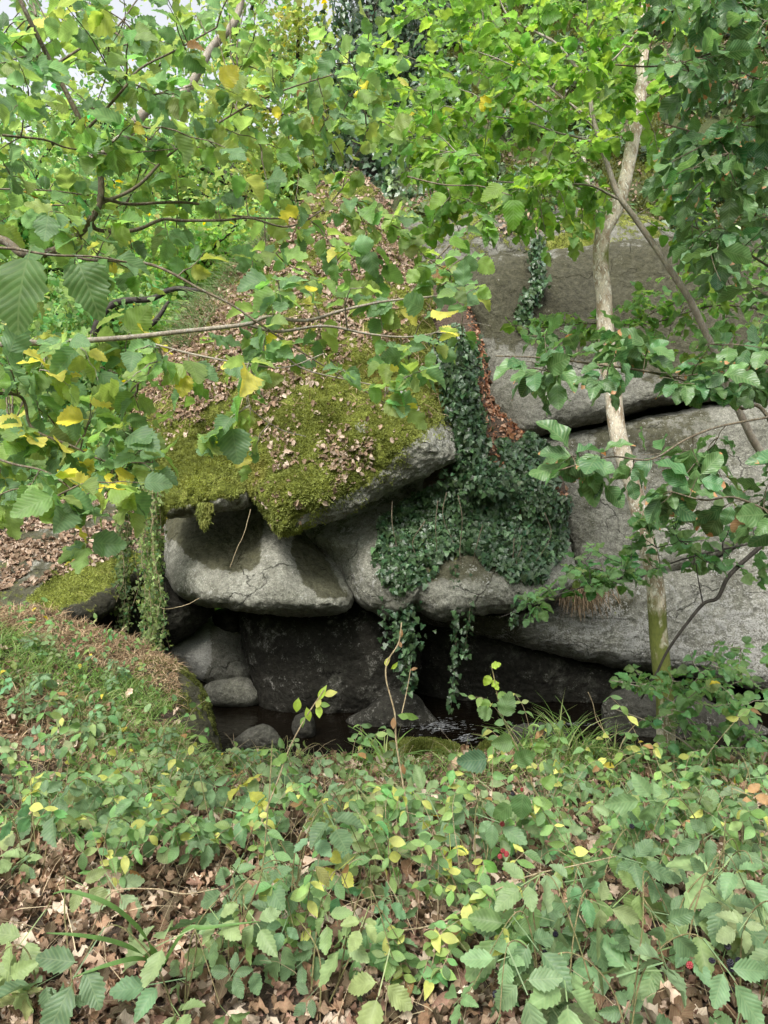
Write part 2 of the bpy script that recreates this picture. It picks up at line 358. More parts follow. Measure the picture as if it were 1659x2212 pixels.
def watermat():
    m, t, k = newmat('stream_water'); tc = mk(t, 'TexCoord'); b = mk(t, 'BsdfPrincipled')
    b.inputs['Base Color'].default_value = (.005, .0035, .002, 1); b.inputs['Roughness'].default_value = .06; b.inputs['IOR'].default_value = 1.33
    bp = mk(t, 'Bump'); bp.inputs['Strength'].default_value = .35; bp.inputs['Distance'].default_value = .03; t.links.new(noisen(t, tc.outputs['Object'], 7, 4, .5, .6), bp.inputs['Height']); t.links.new(bp.outputs[0], b.inputs['Normal'])
    o = mk(t, 'OutputMaterial'); t.links.new(b.outputs[0], o.inputs[0]); return m
M_water = watermat()
def plain(name, c, rough=.5):
    m, t, k = newmat(name); tc = mk(t, 'TexCoord'); b = mk(t, 'BsdfPrincipled')
    n = noisen(t, tc.outputs['Object'], 60, 3); t.links.new(mixc(t, 1., c, ramp(t, n, [(.3, .7), (.7, 1.25)]).outputs[0], 'MULTIPLY'), b.inputs['Base Color'])
    b.inputs['Roughness'].default_value = rough; o = mk(t, 'OutputMaterial'); t.links.new(b.outputs[0], o.inputs[0]); return m
M_berry = plain('ripe_berry', (.012, .01, .02), .25); M_berryr = plain('red_berry', (.28, .03, .035), .3); M_foam = plain('foam', (.5, .52, .53), .4)

def cols(n, base, var=.12, yellow=0., ycol=(.55, .45, .05), brown=0., bcol=(.28, .15, .06), alt=None, altp=0., rg=None):
    rg = rg or rng
    c = np.tile(np.array(base, float), (n, 1)); c *= (1+rg.normal(0, var, (n, 1))); c[:, 0] *= 1+rg.normal(0, var*.9, n); c[:, 2] *= 1+rg.normal(0, var*.6, n)
    if alt is not None: m = rg.random(n) < altp; c[m] = np.array(alt)*(1+rg.normal(0, var, (m.sum(), 1)))
    m = rg.random(n) < yellow; c[m] = np.array(ycol)*(1+rg.normal(0, .12, (m.sum(), 1)))
    m = rg.random(n) < brown; c[m] = np.array(bcol)*(1+rg.normal(0, .2, (m.sum(), 1)))
    return np.concatenate([np.clip(c, .004, .9), rg.random((n, 1))], 1)

# ------------------------------------------------------------------ ground
def gz(x, y):
    x = np.asarray(x, float); y = np.asarray(y, float)
    edge = 4.75+.15*np.sin(x*1.7)
    bank = .02-.1*sstep(2.5, 4.5, y)
    leftrise = np.clip((-1.25-x)*.42, 0, .80)*sstep(3.3, 5.6, y)
    bank = bank+leftrise
    el = edge+sstep(-1.2, -2., x)*1.7
    z = bank+(-1.15-bank)*sstep(0, 1.1, y-el)
    right = sstep(-2.4, .4, x-.12*(y-9))
    hill = -1.15+sstep(9.0, 9.9, y)*5.6+np.clip(y-9.9, 0, 7)*1.7+np.clip(y-17, 0, 100)*.25
    left = -1.15+sstep(7.6, 8.8, y)*.5+np.clip(y-8.4, 0, 8)*.42+np.clip(y-16, 0, 30)*.10
    far = hill*right+left*(1-right)
    far = np.where(y > 7.5, far, -1.15)
    z = np.where(y > el+1.1, far, z)
    p = np.stack([x, y, x*0], -1)
    return z+.05*fbm(p*1.3, 4, 3)+.02*fbm(p*6, 3, 9)
def axis(a, b, fine0, fine1, st, grow=1.14):
    c = list(np.arange(fine0, fine1+st, st)); s = st
    while c[-1] < b: s *= grow; c.append(c[-1]+s)
    s = st
    while c[0] > a: s *= grow; c.insert(0, c[0]-s)
    return np.array(c)
gx = axis(-130, 130, -7, 8, .075); gy = axis(-60, 190, .8, 16, .075)
X, Y = np.meshgrid(gx, gy); Z = gz(X, Y)
nx = len(gx); i = np.arange(len(gy)-1)[:, None]; j = np.arange(nx-1)[None]
F = np.stack([i*nx+j, i*nx+j+1, (i+1)*nx+j+1, (i+1)*nx+j], -1).reshape(-1, 4)
col = np.ones((X.size, 4)); al = .32+.35*(Y > 9)+.12*(X < -1.8); col[:, 3] = al.ravel()
g = Geo(); g.add(np.stack([X, Y, Z], -1).reshape(-1, 3), F, col); ground = g.build('ground', M_soil); tag(ground, kind='structure')
WZ = -.66
g = Geo(); wx = np.linspace(-9, 9, 60); wy = np.linspace(4.9, 9.6, 30); X, Y = np.meshgrid(wx, wy)
i = np.arange(29)[:, None]; j = np.arange(59)[None]
g.add(np.stack([X, Y, WZ+.012*fbm(np.stack([X*2, Y*5, X*0], -1), 3, 5)], -1), np.stack([i*60+j, i*60+j+1, (i+1)*60+j+1, (i+1)*60+j], -1).reshape(-1, 4))
tag(g.build('stream_water', M_water), kind='structure')

# ------------------------------------------------------------------ boulders
SURF = {}
def boulder(name, key, outline, y0, bulge, label, cat='boulder', tv=0., tu=0., back=1., p=2.4, q=.5, amp=.05, bumps=(), masks=None, res=150, centre=None, mat=None, group=None, fine=.018, seed=0):
    o = np.array(outline, float); c = np.array(centre if centre else o.mean(0))
    per = np.linalg.norm(np.roll(o, -1, 0)-o, axis=1).sum()
    nt_ = int(np.clip(per/4.5, 60, res*3)); nr = int(np.clip(nt_/5, 14, 90))
    ext = np.vstack([o[-2:], o, o[:2]]); cl = crom(ext, nt_*6)
    # closed smooth outline, resampled evenly
    s0 = 2/(len(ext)-1); s1 = (len(ext)-2)/(len(ext)-1); cl = cl[int(s0*nt_*6):int(s1*nt_*6)+1]
    dl = np.concatenate([[0], np.cumsum(np.linalg.norm(np.diff(cl, axis=0), axis=1))]); ss = np.linspace(0, dl[-1], nt_, endpoint=False)
    ol = np.stack([np.interp(ss, dl, cl[:, 0]), np.interp(ss, dl, cl[:, 1])], 1)
    wob = fbm(np.stack([ol[:, 0]/28, ol[:, 1]/28, ol[:, 0]*0+seed], -1), 4, 40+seed)*5
    ol = ol+norm(ol-c)*wob[:, None]*min(1, per/1500)
    area = np.abs(np.sum(ol[:, 0]*np.roll(ol[:, 1], -1)-np.roll(ol[:, 0], -1)*ol[:, 1]))
    rr = np.sin(np.linspace(.0, 1, nr)*np.pi/2)**1.0; rr[0] = .004
    def sheet(r, sgn, amt):
        U = c[0]+r[:, None]*(ol[None, :, 0]-c[0]); V = c[1]+r[:, None]*(ol[None, :, 1]-c[1])
        D = y0+tv*(c[1]-V)+tu*(U-c[0])+sgn*amt*(1-np.clip(r, 0, 1)[:, None]**p+1e-6)**q
        if sgn < 0:
            for (bu, bv, su, sv, am) in bumps: D = D-am*np.exp(-((U-bu)/su)**2-((V-bv)/sv)**2)*(1-r[:, None]**6)
        return U, V, D
    U, V, D = sheet(rr, -1, bulge); U2, V2, D2 = sheet(rr[::-1][1:], 1, back)
    U = np.vstack([U, U2]); V = np.vstack([V, V2]); D = np.vstack([D, D2]); n = U.shape[0]; m = U.shape[1]
    P_ = at(U, V, D)
    Tu = np.roll(P_, -1, 1)-np.roll(P_, 1, 1); Tv = np.gradient(P_, axis=0); N_ = norm(np.cross(Tu, Tv))
    if (N_[:nr//2, :, 1].mean() > 0): N_ = -N_
    disp = amp*fbm(P_*1.1+seed*3.1, 3, seed+1)+amp*.45*fbm(P_*4+seed, 5, seed+2, .6)+fine*fbm(P_*22, 3, seed+5)
    # cracks: ridged creases
    cr = 1-np.abs(fbm(P_*np.array([1.1, 1.1, 2.])+seed*7, 3, seed+9))
    P_ = P_+N_*disp[..., None]
    i = np.arange(n-1)[:, None]; j = np.arange(m)[None]; j2 = (j+1) % m
    F = np.stack([i*m+j, (i+1)*m+j, (i+1)*m+j2, i*m+j2], -1).reshape(-1, 4)
    mask = np.zeros((n, m, 4))
    if masks: masks(U, V, P_, N_, mask)
    g = Geo(); g.add(P_.reshape(-1, 3), F, np.clip(mask, 0, 1).reshape(-1, 4))
    ob = g.build(name, mat or M_rock); 
    me = ob.data; tag(ob, label, cat, group)
    SURF[key] = (P_, N_, F, nr*m, ob)
    center_origin(ob)
    return ob
def sample(key, n, rg=None):
    rg = rg or rng
    P_, N_, F, lim, ob = SURF[key]; P_ = P_.reshape(-1, 3); N_ = N_.reshape(-1, 3)
    F = F[F.max(1) < lim]; a = P_[F]; ar = np.linalg.norm(np.cross(a[:, 2]-a[:, 0], a[:, 3]-a[:, 1]), axis=1)
    k = rg.choice(len(F), n, p=ar/ar.sum()); s, t_ = rg.random((2, n, 1)); q = a[k]
    p = (q[:, 0]*(1-s)+q[:, 1]*s)*(1-t_)+(q[:, 3]*(1-s)+q[:, 2]*s)*t_
    return p, N_[F[k, 0]]
def soft(U, V, poly, e=40): return sstep(-e, e, sdpoly(U, V, poly))

LITTER_A = [(760, 340), (900, 470), (930, 620), (900, 700), (800, 740), (700, 760), (600, 800), (500, 860), (420, 900), (330, 940), (280, 930), (300, 800), (420, 640), (600, 440)]
PATCH_A = [[(560, 760), (700, 760), (690, 850), (640, 900), (570, 880)], [(690, 960), (760, 900), (800, 940), (790, 1010), (730, 1050), (700, 1040)],
           [(470, 840), (560, 880), (620, 960), (650, 1000), (600, 1000), (500, 920)], [(400, 880), (470, 900), (440, 1000), (410, 980)]]
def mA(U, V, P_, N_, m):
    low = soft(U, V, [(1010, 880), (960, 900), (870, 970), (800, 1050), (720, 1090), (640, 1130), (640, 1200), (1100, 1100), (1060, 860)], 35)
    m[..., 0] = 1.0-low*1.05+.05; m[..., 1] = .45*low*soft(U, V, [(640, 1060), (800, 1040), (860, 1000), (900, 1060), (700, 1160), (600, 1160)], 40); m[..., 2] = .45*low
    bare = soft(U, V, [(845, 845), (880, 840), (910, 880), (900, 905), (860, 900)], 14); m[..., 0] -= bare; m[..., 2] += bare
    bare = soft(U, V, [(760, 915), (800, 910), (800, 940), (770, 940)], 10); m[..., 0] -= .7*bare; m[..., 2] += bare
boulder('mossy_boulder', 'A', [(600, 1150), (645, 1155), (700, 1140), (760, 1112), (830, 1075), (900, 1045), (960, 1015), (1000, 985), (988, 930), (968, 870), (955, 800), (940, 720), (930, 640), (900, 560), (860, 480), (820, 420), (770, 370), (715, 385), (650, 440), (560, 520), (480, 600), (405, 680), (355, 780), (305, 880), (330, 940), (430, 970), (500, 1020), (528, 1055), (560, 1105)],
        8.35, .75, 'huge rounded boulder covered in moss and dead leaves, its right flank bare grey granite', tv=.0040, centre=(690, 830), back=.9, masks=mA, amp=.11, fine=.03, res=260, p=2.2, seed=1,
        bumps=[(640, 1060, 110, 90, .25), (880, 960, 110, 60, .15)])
def mA2(U, V, P_, N_, m): m[..., 0] = .95-soft(U, V, [(360, 1100), (545, 1065), (560, 1130), (350, 1150)], 14)*.8; m[..., 1] = .5
boulder('mossy_boulder', 'A2', [(345, 1112), (350, 1060), (345, 1000), (315, 940), (330, 870), (400, 830), (500, 860), (550, 940), (528, 1000), (532, 1050), (538, 1090), (480, 1106), (420, 1118), (370, 1122)],
        7.75, .6, 'mossy block left of the crack, overhanging the pale underside boulder', tv=.0045, back=.5, masks=mA2, amp=.08, fine=.03, seed=2)
def mB(U, V, P_, N_, m):
    st = np.maximum(soft(U, V, [(350, 1080), (600, 1080), (575, 1130), (560, 1235), (500, 1240), (440, 1230), (400, 1195), (352, 1150)], 20), soft(U, V, [(635, 1120), (700, 1190), (755, 1290), (690, 1290), (650, 1260), (628, 1190)], 14))
    m[..., 1] = st*.95; m[..., 2] = .38*(1-st); m[..., 0] = .0
boulder('underside_boulder', 'B', [(357, 1125), (357, 1200), (368, 1250), (395, 1285), (440, 1305), (500, 1313), (560, 1322), (640, 1329), (720, 1328), (757, 1312), (760, 1270), (720, 1200), (670, 1140), (600, 1090), (500, 1075), (400, 1090)],
        8.1, .7, 'smooth pale grey boulder hanging over the stream with an olive stain along its top', tv=.005, back=.6, masks=mB, amp=.06, p=4.5, seed=3,
        bumps=[(598, 1200, 42, 90, .16), (470, 1140, 60, 40, -.14), (690, 1230, 30, 90, -.05)])
def mC(U, V, P_, N_, m):
    m[..., 2] = .38; m[..., 1] = .28+.3*soft(U, V, [(640, 1120), (900, 1040), (920, 1080), (780, 1130), (690, 1170)], 20)+.55*soft(U, V, [(900, 1180), (1180, 1180), (1180, 1250), (900, 1260)], 25)
    m[..., 0] = .4*soft(U, V, [(900, 1170), (1000, 1170), (1010, 1260), (920, 1250)], 20)
boulder('granite_boulder', 'C', [(648, 1155), (700, 1200), (740, 1262), (790, 1312), (845, 1335), (880, 1315), (905, 1318), (960, 1340), (1040, 1327), (1120, 1318), (1200, 1297), (1252, 1255), (1237, 1200), (1215, 1130), (1180, 1050), (1100, 1010), (1000, 1000), (900, 1030), (800, 1080), (700, 1125)],
        8.15, .75, 'long grey boulder wedged below the mossy one, its middle hung with dark ivy', tv=.004, back=1.2, masks=mC, amp=.07, p=3., seed=4, bumps=[(800, 1240, 60, 90, .12), (930, 1300, 60, 40, .04)])
def mG(U, V, P_, N_, m):
    m[..., 1] = .15+.75*soft(U, V, [(980, 540), (1950, 480), (1950, 850), (1500, 840), (1300, 800), (1150, 760), (1000, 720)], 60); m[..., 2] = .22; m[..., 3] = .3+.25*soft(U, V, [(1100, 620), (1290, 600), (1290, 760), (1120, 740)], 50)
boulder('cliff_slab', 'G', [(1042, 770), (1040, 860), (1080, 915), (1122, 946), (1250, 920), (1400, 882), (1560, 858), (1720, 835), (1950, 790), (1960, 540), (1700, 500), (1500, 510), (1300, 530), (1150, 540), (1010, 560), (1000, 620), (1030, 700)],
        9.2, .4, 'upper grey slab of the cliff above the long sloping crack', 'rock slab', tv=.0022, back=2., masks=mG, amp=.07, p=9., seed=5, bumps=[(1300, 900, 300, 60, .12)])
def mF(U, V, P_, N_, m):
    m[..., 2] = .3; m[..., 1] = .36+.35*soft(U, V, [(1200, 920), (1500, 900), (1480, 1010), (1330, 1000)], 50); m[..., 3] = .14+.35*soft(U, V, [(1330, 930), (1450, 960), (1440, 1020), (1370, 1010)], 25)
boulder('cliff_slab', 'F1', [(1124, 958), (1180, 948), (1250, 934), (1400, 898), (1560, 874), (1720, 852), (1950, 812), (1970, 1000), (1960, 1130), (1659, 1180), (1500, 1225), (1350, 1275), (1250, 1300), (1235, 1220), (1210, 1130), (1175, 1040)],
        8.8, .4, 'broad flat grey slab below the long sloping crack, behind the pale trunk', 'rock slab', tv=.0012, back=2., masks=mF, amp=.05, p=9., seed=6)
def mF2(U, V, P_, N_, m):
    m[..., 3] = .1; m[..., 2] = .41+.16*soft(U, V, [(1130, 1330), (1659, 1280), (1800, 1500), (1500, 1470), (1250, 1430)], 60); m[..., 1] = .44+.3*soft(U, V, [(900, 1300), (1120, 1300), (1130, 1380), (900, 1360)], 30)+.35*soft(U, V, [(1240, 1290), (1380, 1290), (1350, 1330), (1250, 1320)], 20)
    m[..., 0] = .28*soft(U, V, [(1200, 1300), (1400, 1270), (1380, 1340), (1220, 1350)], 30)
boulder('lichen_boulder', 'F2', [(880, 1325), (1000, 1322), (1100, 1318), (1190, 1292), (1350, 1250), (1500, 1212), (1659, 1160), (1950, 1090), (1980, 1300), (1950, 1520), (1700, 1505), (1560, 1475), (1460, 1457), (1300, 1437), (1200, 1416), (1100, 1387), (1000, 1362), (930, 1345)],
        8.55, .6, 'wide boulder blotched with white lichen at the foot of the cliff', tv=.001, back=1.6, centre=(1400, 1340), masks=mF2, amp=.08, p=5.5, seed=7)
def mdark(a=.96, l=.2, mo=0.):  # damp black stone, overhang shade mixed into the same tone
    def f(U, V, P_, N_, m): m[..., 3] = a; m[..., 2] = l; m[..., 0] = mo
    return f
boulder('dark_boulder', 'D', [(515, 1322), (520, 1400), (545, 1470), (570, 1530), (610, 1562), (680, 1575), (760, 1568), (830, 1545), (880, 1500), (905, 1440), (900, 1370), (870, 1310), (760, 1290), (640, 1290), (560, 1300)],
        8.35, .55, 'big black damp boulder, shade painted in, standing in the stream under the overhang', back=1., masks=mdark(.95, .38), amp=.08, p=2.6, seed=8)
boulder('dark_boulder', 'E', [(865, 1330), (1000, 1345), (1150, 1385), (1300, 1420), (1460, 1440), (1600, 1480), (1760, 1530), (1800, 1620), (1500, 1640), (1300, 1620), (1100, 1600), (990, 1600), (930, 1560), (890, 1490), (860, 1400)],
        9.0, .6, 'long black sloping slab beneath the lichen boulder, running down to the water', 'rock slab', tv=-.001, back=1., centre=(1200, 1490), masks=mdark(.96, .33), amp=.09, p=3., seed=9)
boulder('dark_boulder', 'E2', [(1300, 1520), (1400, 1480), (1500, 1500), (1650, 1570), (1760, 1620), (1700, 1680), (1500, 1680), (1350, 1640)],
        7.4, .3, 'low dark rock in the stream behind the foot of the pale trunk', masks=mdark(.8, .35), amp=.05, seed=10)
boulder('stream_rock', 'S1', [(745, 1560), (790, 1528), (855, 1490), (900, 1500), (930, 1540), (945, 1570), (880, 1590), (790, 1590)],
        7.7, .25, 'dark wedge of rock in the water between the two black boulders', 'rock', masks=mdark(.88, .4), amp=.04, seed=11)
def mH(U, V, P_, N_, m): m[..., 2] = 1.*soft(U, V, [(330, 1400), (400, 1340), (450, 1350), (455, 1430), (430, 1475), (360, 1440)], 12)+.25; m[..., 3] = .45*soft(U, V, [(455, 1380), (540, 1380), (540, 1480), (440, 1470)], 12); m[..., 1] = .35*soft(U, V, [(390, 1375), (435, 1370), (430, 1385), (400, 1388)], 6)  # left side painted pale as light reaching in through the gap
boulder('sloping_rock', 'H', [(335, 1412), (375, 1370), (425, 1340), (470, 1322), (510, 1335), (540, 1380), (545, 1440), (535, 1470), (480, 1480), (440, 1472), (385, 1440)],
        8.75, .45, 'pale smooth rock sloping to the pool in the gap at the left', 'rock', tv=.004, masks=mH, amp=.05, seed=12)
boulder('pool_rock', 'H2', [(440, 1490), (470, 1466), (530, 1463), (562, 1505), (540, 1530), (460, 1525)], 8.35, .25, 'small flat grey rock at the far edge of the pool', 'rock', masks=mdark(.1, .3), amp=.03, seed=13)
boulder('dark_stone', 'H3', [(458, 1322), (490, 1310), (525, 1315), (520, 1362), (490, 1372), (462, 1350)], 8.7, .25, 'black squarish stone jammed above the sloping pale rock', 'rock', masks=mdark(.97, .1), amp=.03, seed=14)
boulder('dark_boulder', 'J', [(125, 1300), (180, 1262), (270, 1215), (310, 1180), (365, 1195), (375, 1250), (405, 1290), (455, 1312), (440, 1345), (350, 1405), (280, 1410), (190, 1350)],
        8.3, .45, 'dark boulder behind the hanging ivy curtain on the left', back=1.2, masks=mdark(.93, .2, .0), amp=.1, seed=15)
def mK(U, V, P_, N_, m): m[..., 1] = .7; m[..., 0] = .35+.7*soft(U, V, [(60, 1290), (110, 1240), (190, 1210), (270, 1190), (310, 1200), (280, 1240), (180, 1290), (110, 1320)], 14); m[..., 3] = .8*soft(U, V, [(120, 1320), (190, 1290), (300, 1240), (330, 1200), (360, 1300), (200, 1400)], 12)
boulder('leafy_slab', 'K', [(-250, 1360), (-220, 1150), (-20, 1120), (150, 1085), (250, 1070), (320, 1090), (350, 1180), (330, 1240), (260, 1310), (180, 1345), (60, 1350)],
        8.2, .7, 'sloping slab at far left under dead leaves with a mossy lip', 'rock slab', tv=.008, back=1., masks=mK, amp=.08, seed=16)
def mM(U, V, P_, N_, m): m[..., 0] = .42; m[..., 1] = .8; m[..., 3] = .35
boulder('mossy_mound', 'M', [(200, 1520), (260, 1440), (330, 1415), (400, 1445), (448, 1500), (470, 1570), (475, 1660), (380, 1700), (220, 1640)],
        5.9, .45, 'rounded mossy rock at the left bank edge topped with brown bracken litter', 'boulder', tv=.0025, back=.6, masks=mM, amp=.04, seed=17)
def mP(U, V, P_, N_, m): m[..., 3] = .35; m[..., 2] = .38; m[..., 1] = .55; m[..., 0] = .38+.2*sstep(.3, .7, N_[..., 2])+.55*soft(U, V, [(1180, 520), (1300, 480), (1340, 600), (1150, 600)], 20)
boulder('pale_boulder', 'P', [(840, 500), (880, 440), (960, 415), (1030, 420), (1100, 440), (1180, 380), (1270, 380), (1340, 440), (1440, 500), (1440, 580), (1280, 590), (1010, 600), (900, 590)],
        10.4, .6, 'pale granite outcrop above the cliff slab, behind the leafy branches', tv=.004, masks=mP, amp=.14, back=1.5, seed=18)
def mG2(U, V, P_, N_, m): m[..., 3] = .25
boulder('earth_gully', 'gully', [(880, 600), (960, 560), (1020, 600), (1050, 750), (1060, 850), (1130, 950), (1190, 1000), (1200, 1100), (1000, 1120), (915, 1080), (940, 950), (930, 820)],
        8.75, .35, 'earth gully choked with ivy between the mossy boulder and the cliff slab', 'gully', tv=.0035, back=.8, masks=mG2, mat=M_soil, amp=.08, seed=19)
for k_, (ol_, y_, lb) in enumerate([([(500, 1605), (535, 1575), (570, 1562), (600, 1580), (612, 1620), (520, 1630)], 6.6, 'angular grey stone in the pool below the mossy mound'),
                                  ([(632, 1580), (640, 1545), (672, 1540), (680, 1590), (650, 1600)], 7.2, 'small upright dark stone standing in the pool'),
                                  ([(1080, 1600), (1110, 1570), (1180, 1565), (1230, 1585), (1200, 1620), (1110, 1625)], 7.0, 'low black stone in the stream right of the rapids')]):
    boulder('stream_stone', 's%d' % k_, ol_, y_, .15, lb, 'stone', masks=mdark(.7 if k_ == 0 else .85, .2), amp=.025, seed=30+k_, back=.2)
def mE(U, V, P_, N_, m): m[..., 0] = .9
boulder('bank_rock', 'e1', [(800, 1640), (830, 1612), (880, 1596), (940, 1600), (995, 1620), (1000, 1660), (900, 1690), (820, 1680)], 5.0, .2, 'moss covered rock on the near bank edge below the trailing ivy', 'rock', masks=mE, amp=.03, back=.3, seed=41)
boulder('bank_rock', 'e2', [(1020, 1640), (1045, 1605), (1085, 1598), (1115, 1615), (1115, 1655), (1060, 1670)], 5.0, .15, 'small mossy rock just right of the larger one on the near bank', 'rock', masks=mE, amp=.03, back=.3, seed=42)

# moss tufts (a part of their boulder)
def blades(pos, nrm, h, wd, rg, spread=.5, droop=0.):
    n = len(pos); d = norm(nrm+rg.normal(0, spread, (n, 3))-np.array([0, 0, droop])); s = norm(np.cross(d, rg.normal(0, 1, (n, 3))))
    h = h*rg.uniform(.6, 1.4, (n, 1)); 
    V = np.stack([pos-s*wd, pos+s*wd, pos+d*h+s*wd*.5, pos+d*h-s*wd*.5], 1)
    return V.reshape(-1, 3), np.arange(n*4).reshape(-1, 4)
def mosscol(p, rg, dark=1.):
    n = fbm(p*3.2, 4, 71)*.5+.5; n2 = fbm(p*14, 3, 72)*.5+.5; r_ = np.clip(n*1.5-.2+(n2-.5)*.7+rg.normal(0, .08, len(p)), 0, 1)[:, None]
    c = np.array([.06, .075, .015])*(1-r_)+np.array([.33, .37, .11])*r_
    o = np.clip(fbm(p*1.6+9, 3, 73)*2-.7, 0, 1)[:, None]; c = c*(1-.6*o)+np.array([.26, .17, .05])*.6*o
    return np.repeat(np.concatenate([c*dark, np.ones((len(p), 1))], 1), 4, 0)
def moss(key, n, keep, h=.022, wd=.006, spread=.6, droop=.1, dk=1.):
    rg = np.random.default_rng(abs(hash(key)) % 1000 if False else sum(map(ord, key))); p, nr = sample(key, n, rg); u, v = proj(p)
    k = keep(u, v, p, nr); p, nr = p[k], nr[k]; g = Geo(); V, F = blades(p, nr, h, wd, rg, spread, droop); g.add(V, F, mosscol(p, rg, dk))
    o = g.build('moss', M_moss, SURF[key][4], False); return o
def nthr(p, s, a, sd): return fbm(p*s, 4, sd)+a
lowA = [(1010, 860), (960, 890), (870, 960), (810, 1030), (740, 1075), (680, 1110), (640, 1180), (1100, 1150), (1060, 860)]
moss('A', 190000, lambda u, v, p, n: (sdpoly(u, v, lowA)/70+fbm(p*5, 4, 3)*.8+np.random.default_rng(1).normal(0, .28, len(u)) < -0.18) & (fbm(p*4, 4, 11) > -.28+.35*(sdpoly(u, v, LITTER_A) > 0)) & (sdpoly(u, v, [(845, 845), (880, 840), (910, 880), (900, 905), (860, 900)])/20+fbm(p*9, 3, 4)*.8 < 0))
moss('A2', 60000, lambda u, v, p, n: (v < 1088-.1*(u-350)+fbm(p*6, 3, 5)*22) & (u < 528) & (fbm(p*4, 4, 11) > -.3))
moss('K', 30000, lambda u, v, p, n: (sdpoly(u, v, [(60, 1290), (110, 1240), (190, 1210), (290, 1180), (310, 1200), (280, 1240), (180, 1290), (110, 1320)])/20+fbm(p*5, 3, 6) > 0))
moss('M', 26000, lambda u, v, p, n: fbm(p*5, 3, 6) > .0, h=.012, dk=.45)
moss('e1', 16000, lambda u, v, p, n: n[:, 2] > -.2, h=.016); moss('e2', 9000, lambda u, v, p, n: n[:, 2] > -.2, h=.016)
# moss tassels hanging from the lip
rg = np.random.default_rng(5)
for key, (pu, pv, w_, ln, dd) in (('A2', (442, 1095, 16, 50, 6.95)), ('A2', (352, 1090, 12, 40, 7.15)), ('A', (606, 1115, 12, 42, 7.0))):
    n = 2600; u = pu+rg.normal(0, w_/2, n)*.8; v = pv-10+rg.random(n)*(ln+rg.normal(0, 6, n)); u = pu+(u-pu)*(1.2-.8*np.clip((v-pv)/ln, 0, 1)); p = at(u, v, dd+rg.normal(0, .03, n))
    g = Geo(); V, F = blades(p, np.tile([0., -.4, -.8], (n, 1)), .03, .005, rg, .4, .5); g.add(V, F, mosscol(p, rg, .9)); g.build('moss_tassel', M_moss, SURF[key][4], False)

# ------------------------------------------------------------------ leaf litter (uncountable)
def litter_on(name, label, pts, nr, size, pal, temps, cat='fallen leaves', lift=.008, rg=None, flat=.35):
    n = len(pts); rg = rg or rng
    N_ = norm(nr+rg.normal(0, flat, (n, 3))); d = norm(np.cross(N_, rg.normal(0, 1, (n, 3))))
    pal = np.array(pal); c = pal[rg.integers(0, len(pal), n)]*(1+rg.normal(0, .2, (n, 1))); c = np.concatenate([np.clip(c, .01, .8), np.ones((n, 1))], 1)
    g = Geo(); scatter(g, temps, pts+nr*lift*(.3+2*rg.random((n, 1))), d, N_, size*np.clip(1+rg.normal(0, .36, n), .35, 2.), c, rg)
    o = g.build(name, M_dead); tag(o, label, cat, kind='stuff'); return o
PAL_NEAR = [(.30, .185, .12), (.21, .12, .075), (.40, .28, .20), (.13, .08, .05), (.46, .35, .27), (.27, .16, .12), (.09, .06, .04), (.5, .41, .32), (.17, .11, .075)]
PAL_ROCK = [(.30, .21, .15), (.22, .145, .10), (.42, .33, .26), (.14, .09, .06), (.36, .27, .21), (.26, .17, .12)]
rg = np.random.default_rng(11)
# near bank
n = 32000; x = rg.uniform(-3.6, 3.6, n); y = 1.4+3.9*rg.random(n)**1.25; z = gz(x, y); p = np.stack([x, y, z], 1); p = p[~((x < -1.3) & (y > 3.4) & (rg.random(n) < .55))]; n = len(p)
litter_on('leaf_litter', 'crisp brown oak and beech leaves covering the near bank under the brambles', p, np.tile([0., 0, 1], (n, 1)), .058, PAL_NEAR, OAK+OAK+DEADB, rg=rg, lift=.016, flat=.5)
# boulder A
p, nr = sample('A', 60000, rg); u, v = proj(p)
den = np.where(sdpoly(u, v, LITTER_A)+fbm(p*2.5, 3, 9)*60 > 0, .8, .0)
for q_ in PATCH_A: den = np.maximum(den, np.where(sdpoly(u, v, q_)+fbm(p*4, 3, 8)*40 > 0, .6, 0))
den = np.maximum(den, .05); den = den*np.where(fbm(p*3.5, 4, 21) > -.07, 1, .10); den[(sdpoly(u, v, lowA) > -5)] = 0
k = rg.random(len(p)) < den*.6
litter_on('leaf_litter', 'dead beech leaves lying over the top of the huge mossy boulder', p[k], nr[k], .046, PAL_ROCK, DEADB, rg=rg)
for key, nn, lb, ex in (('A2', 900, 'few dead leaves caught in the moss of the left block', lambda u, v: v < 980), ('K', 16000, 'dead leaves blanketing the sloping slab at far left', lambda u, v: (v < 1290-.35*u+0*v)),
                    ('gully', 5000, 'rusty dead leaves filling the earth gully beside the ivy', lambda u, v: u > 1010), ('P', 4500, 'dead leaves on top of the pale granite outcrop', lambda u, v: (v < 455) | ((u > 1040) & (u < 1190) & (v < 520)))):
    p, nr = sample(key, nn, rg); u, v = proj(p); k = ex(u, v) & (fbm(p*3, 3, 22) > -.3)
    litter_on('leaf_litter', lb, p[k], nr[k], .05, PAL_ROCK if key != 'gully' else [(.36, .17, .09), (.28, .12, .07), (.42, .26, .18), (.2, .1, .06)], DEADB, rg=rg)
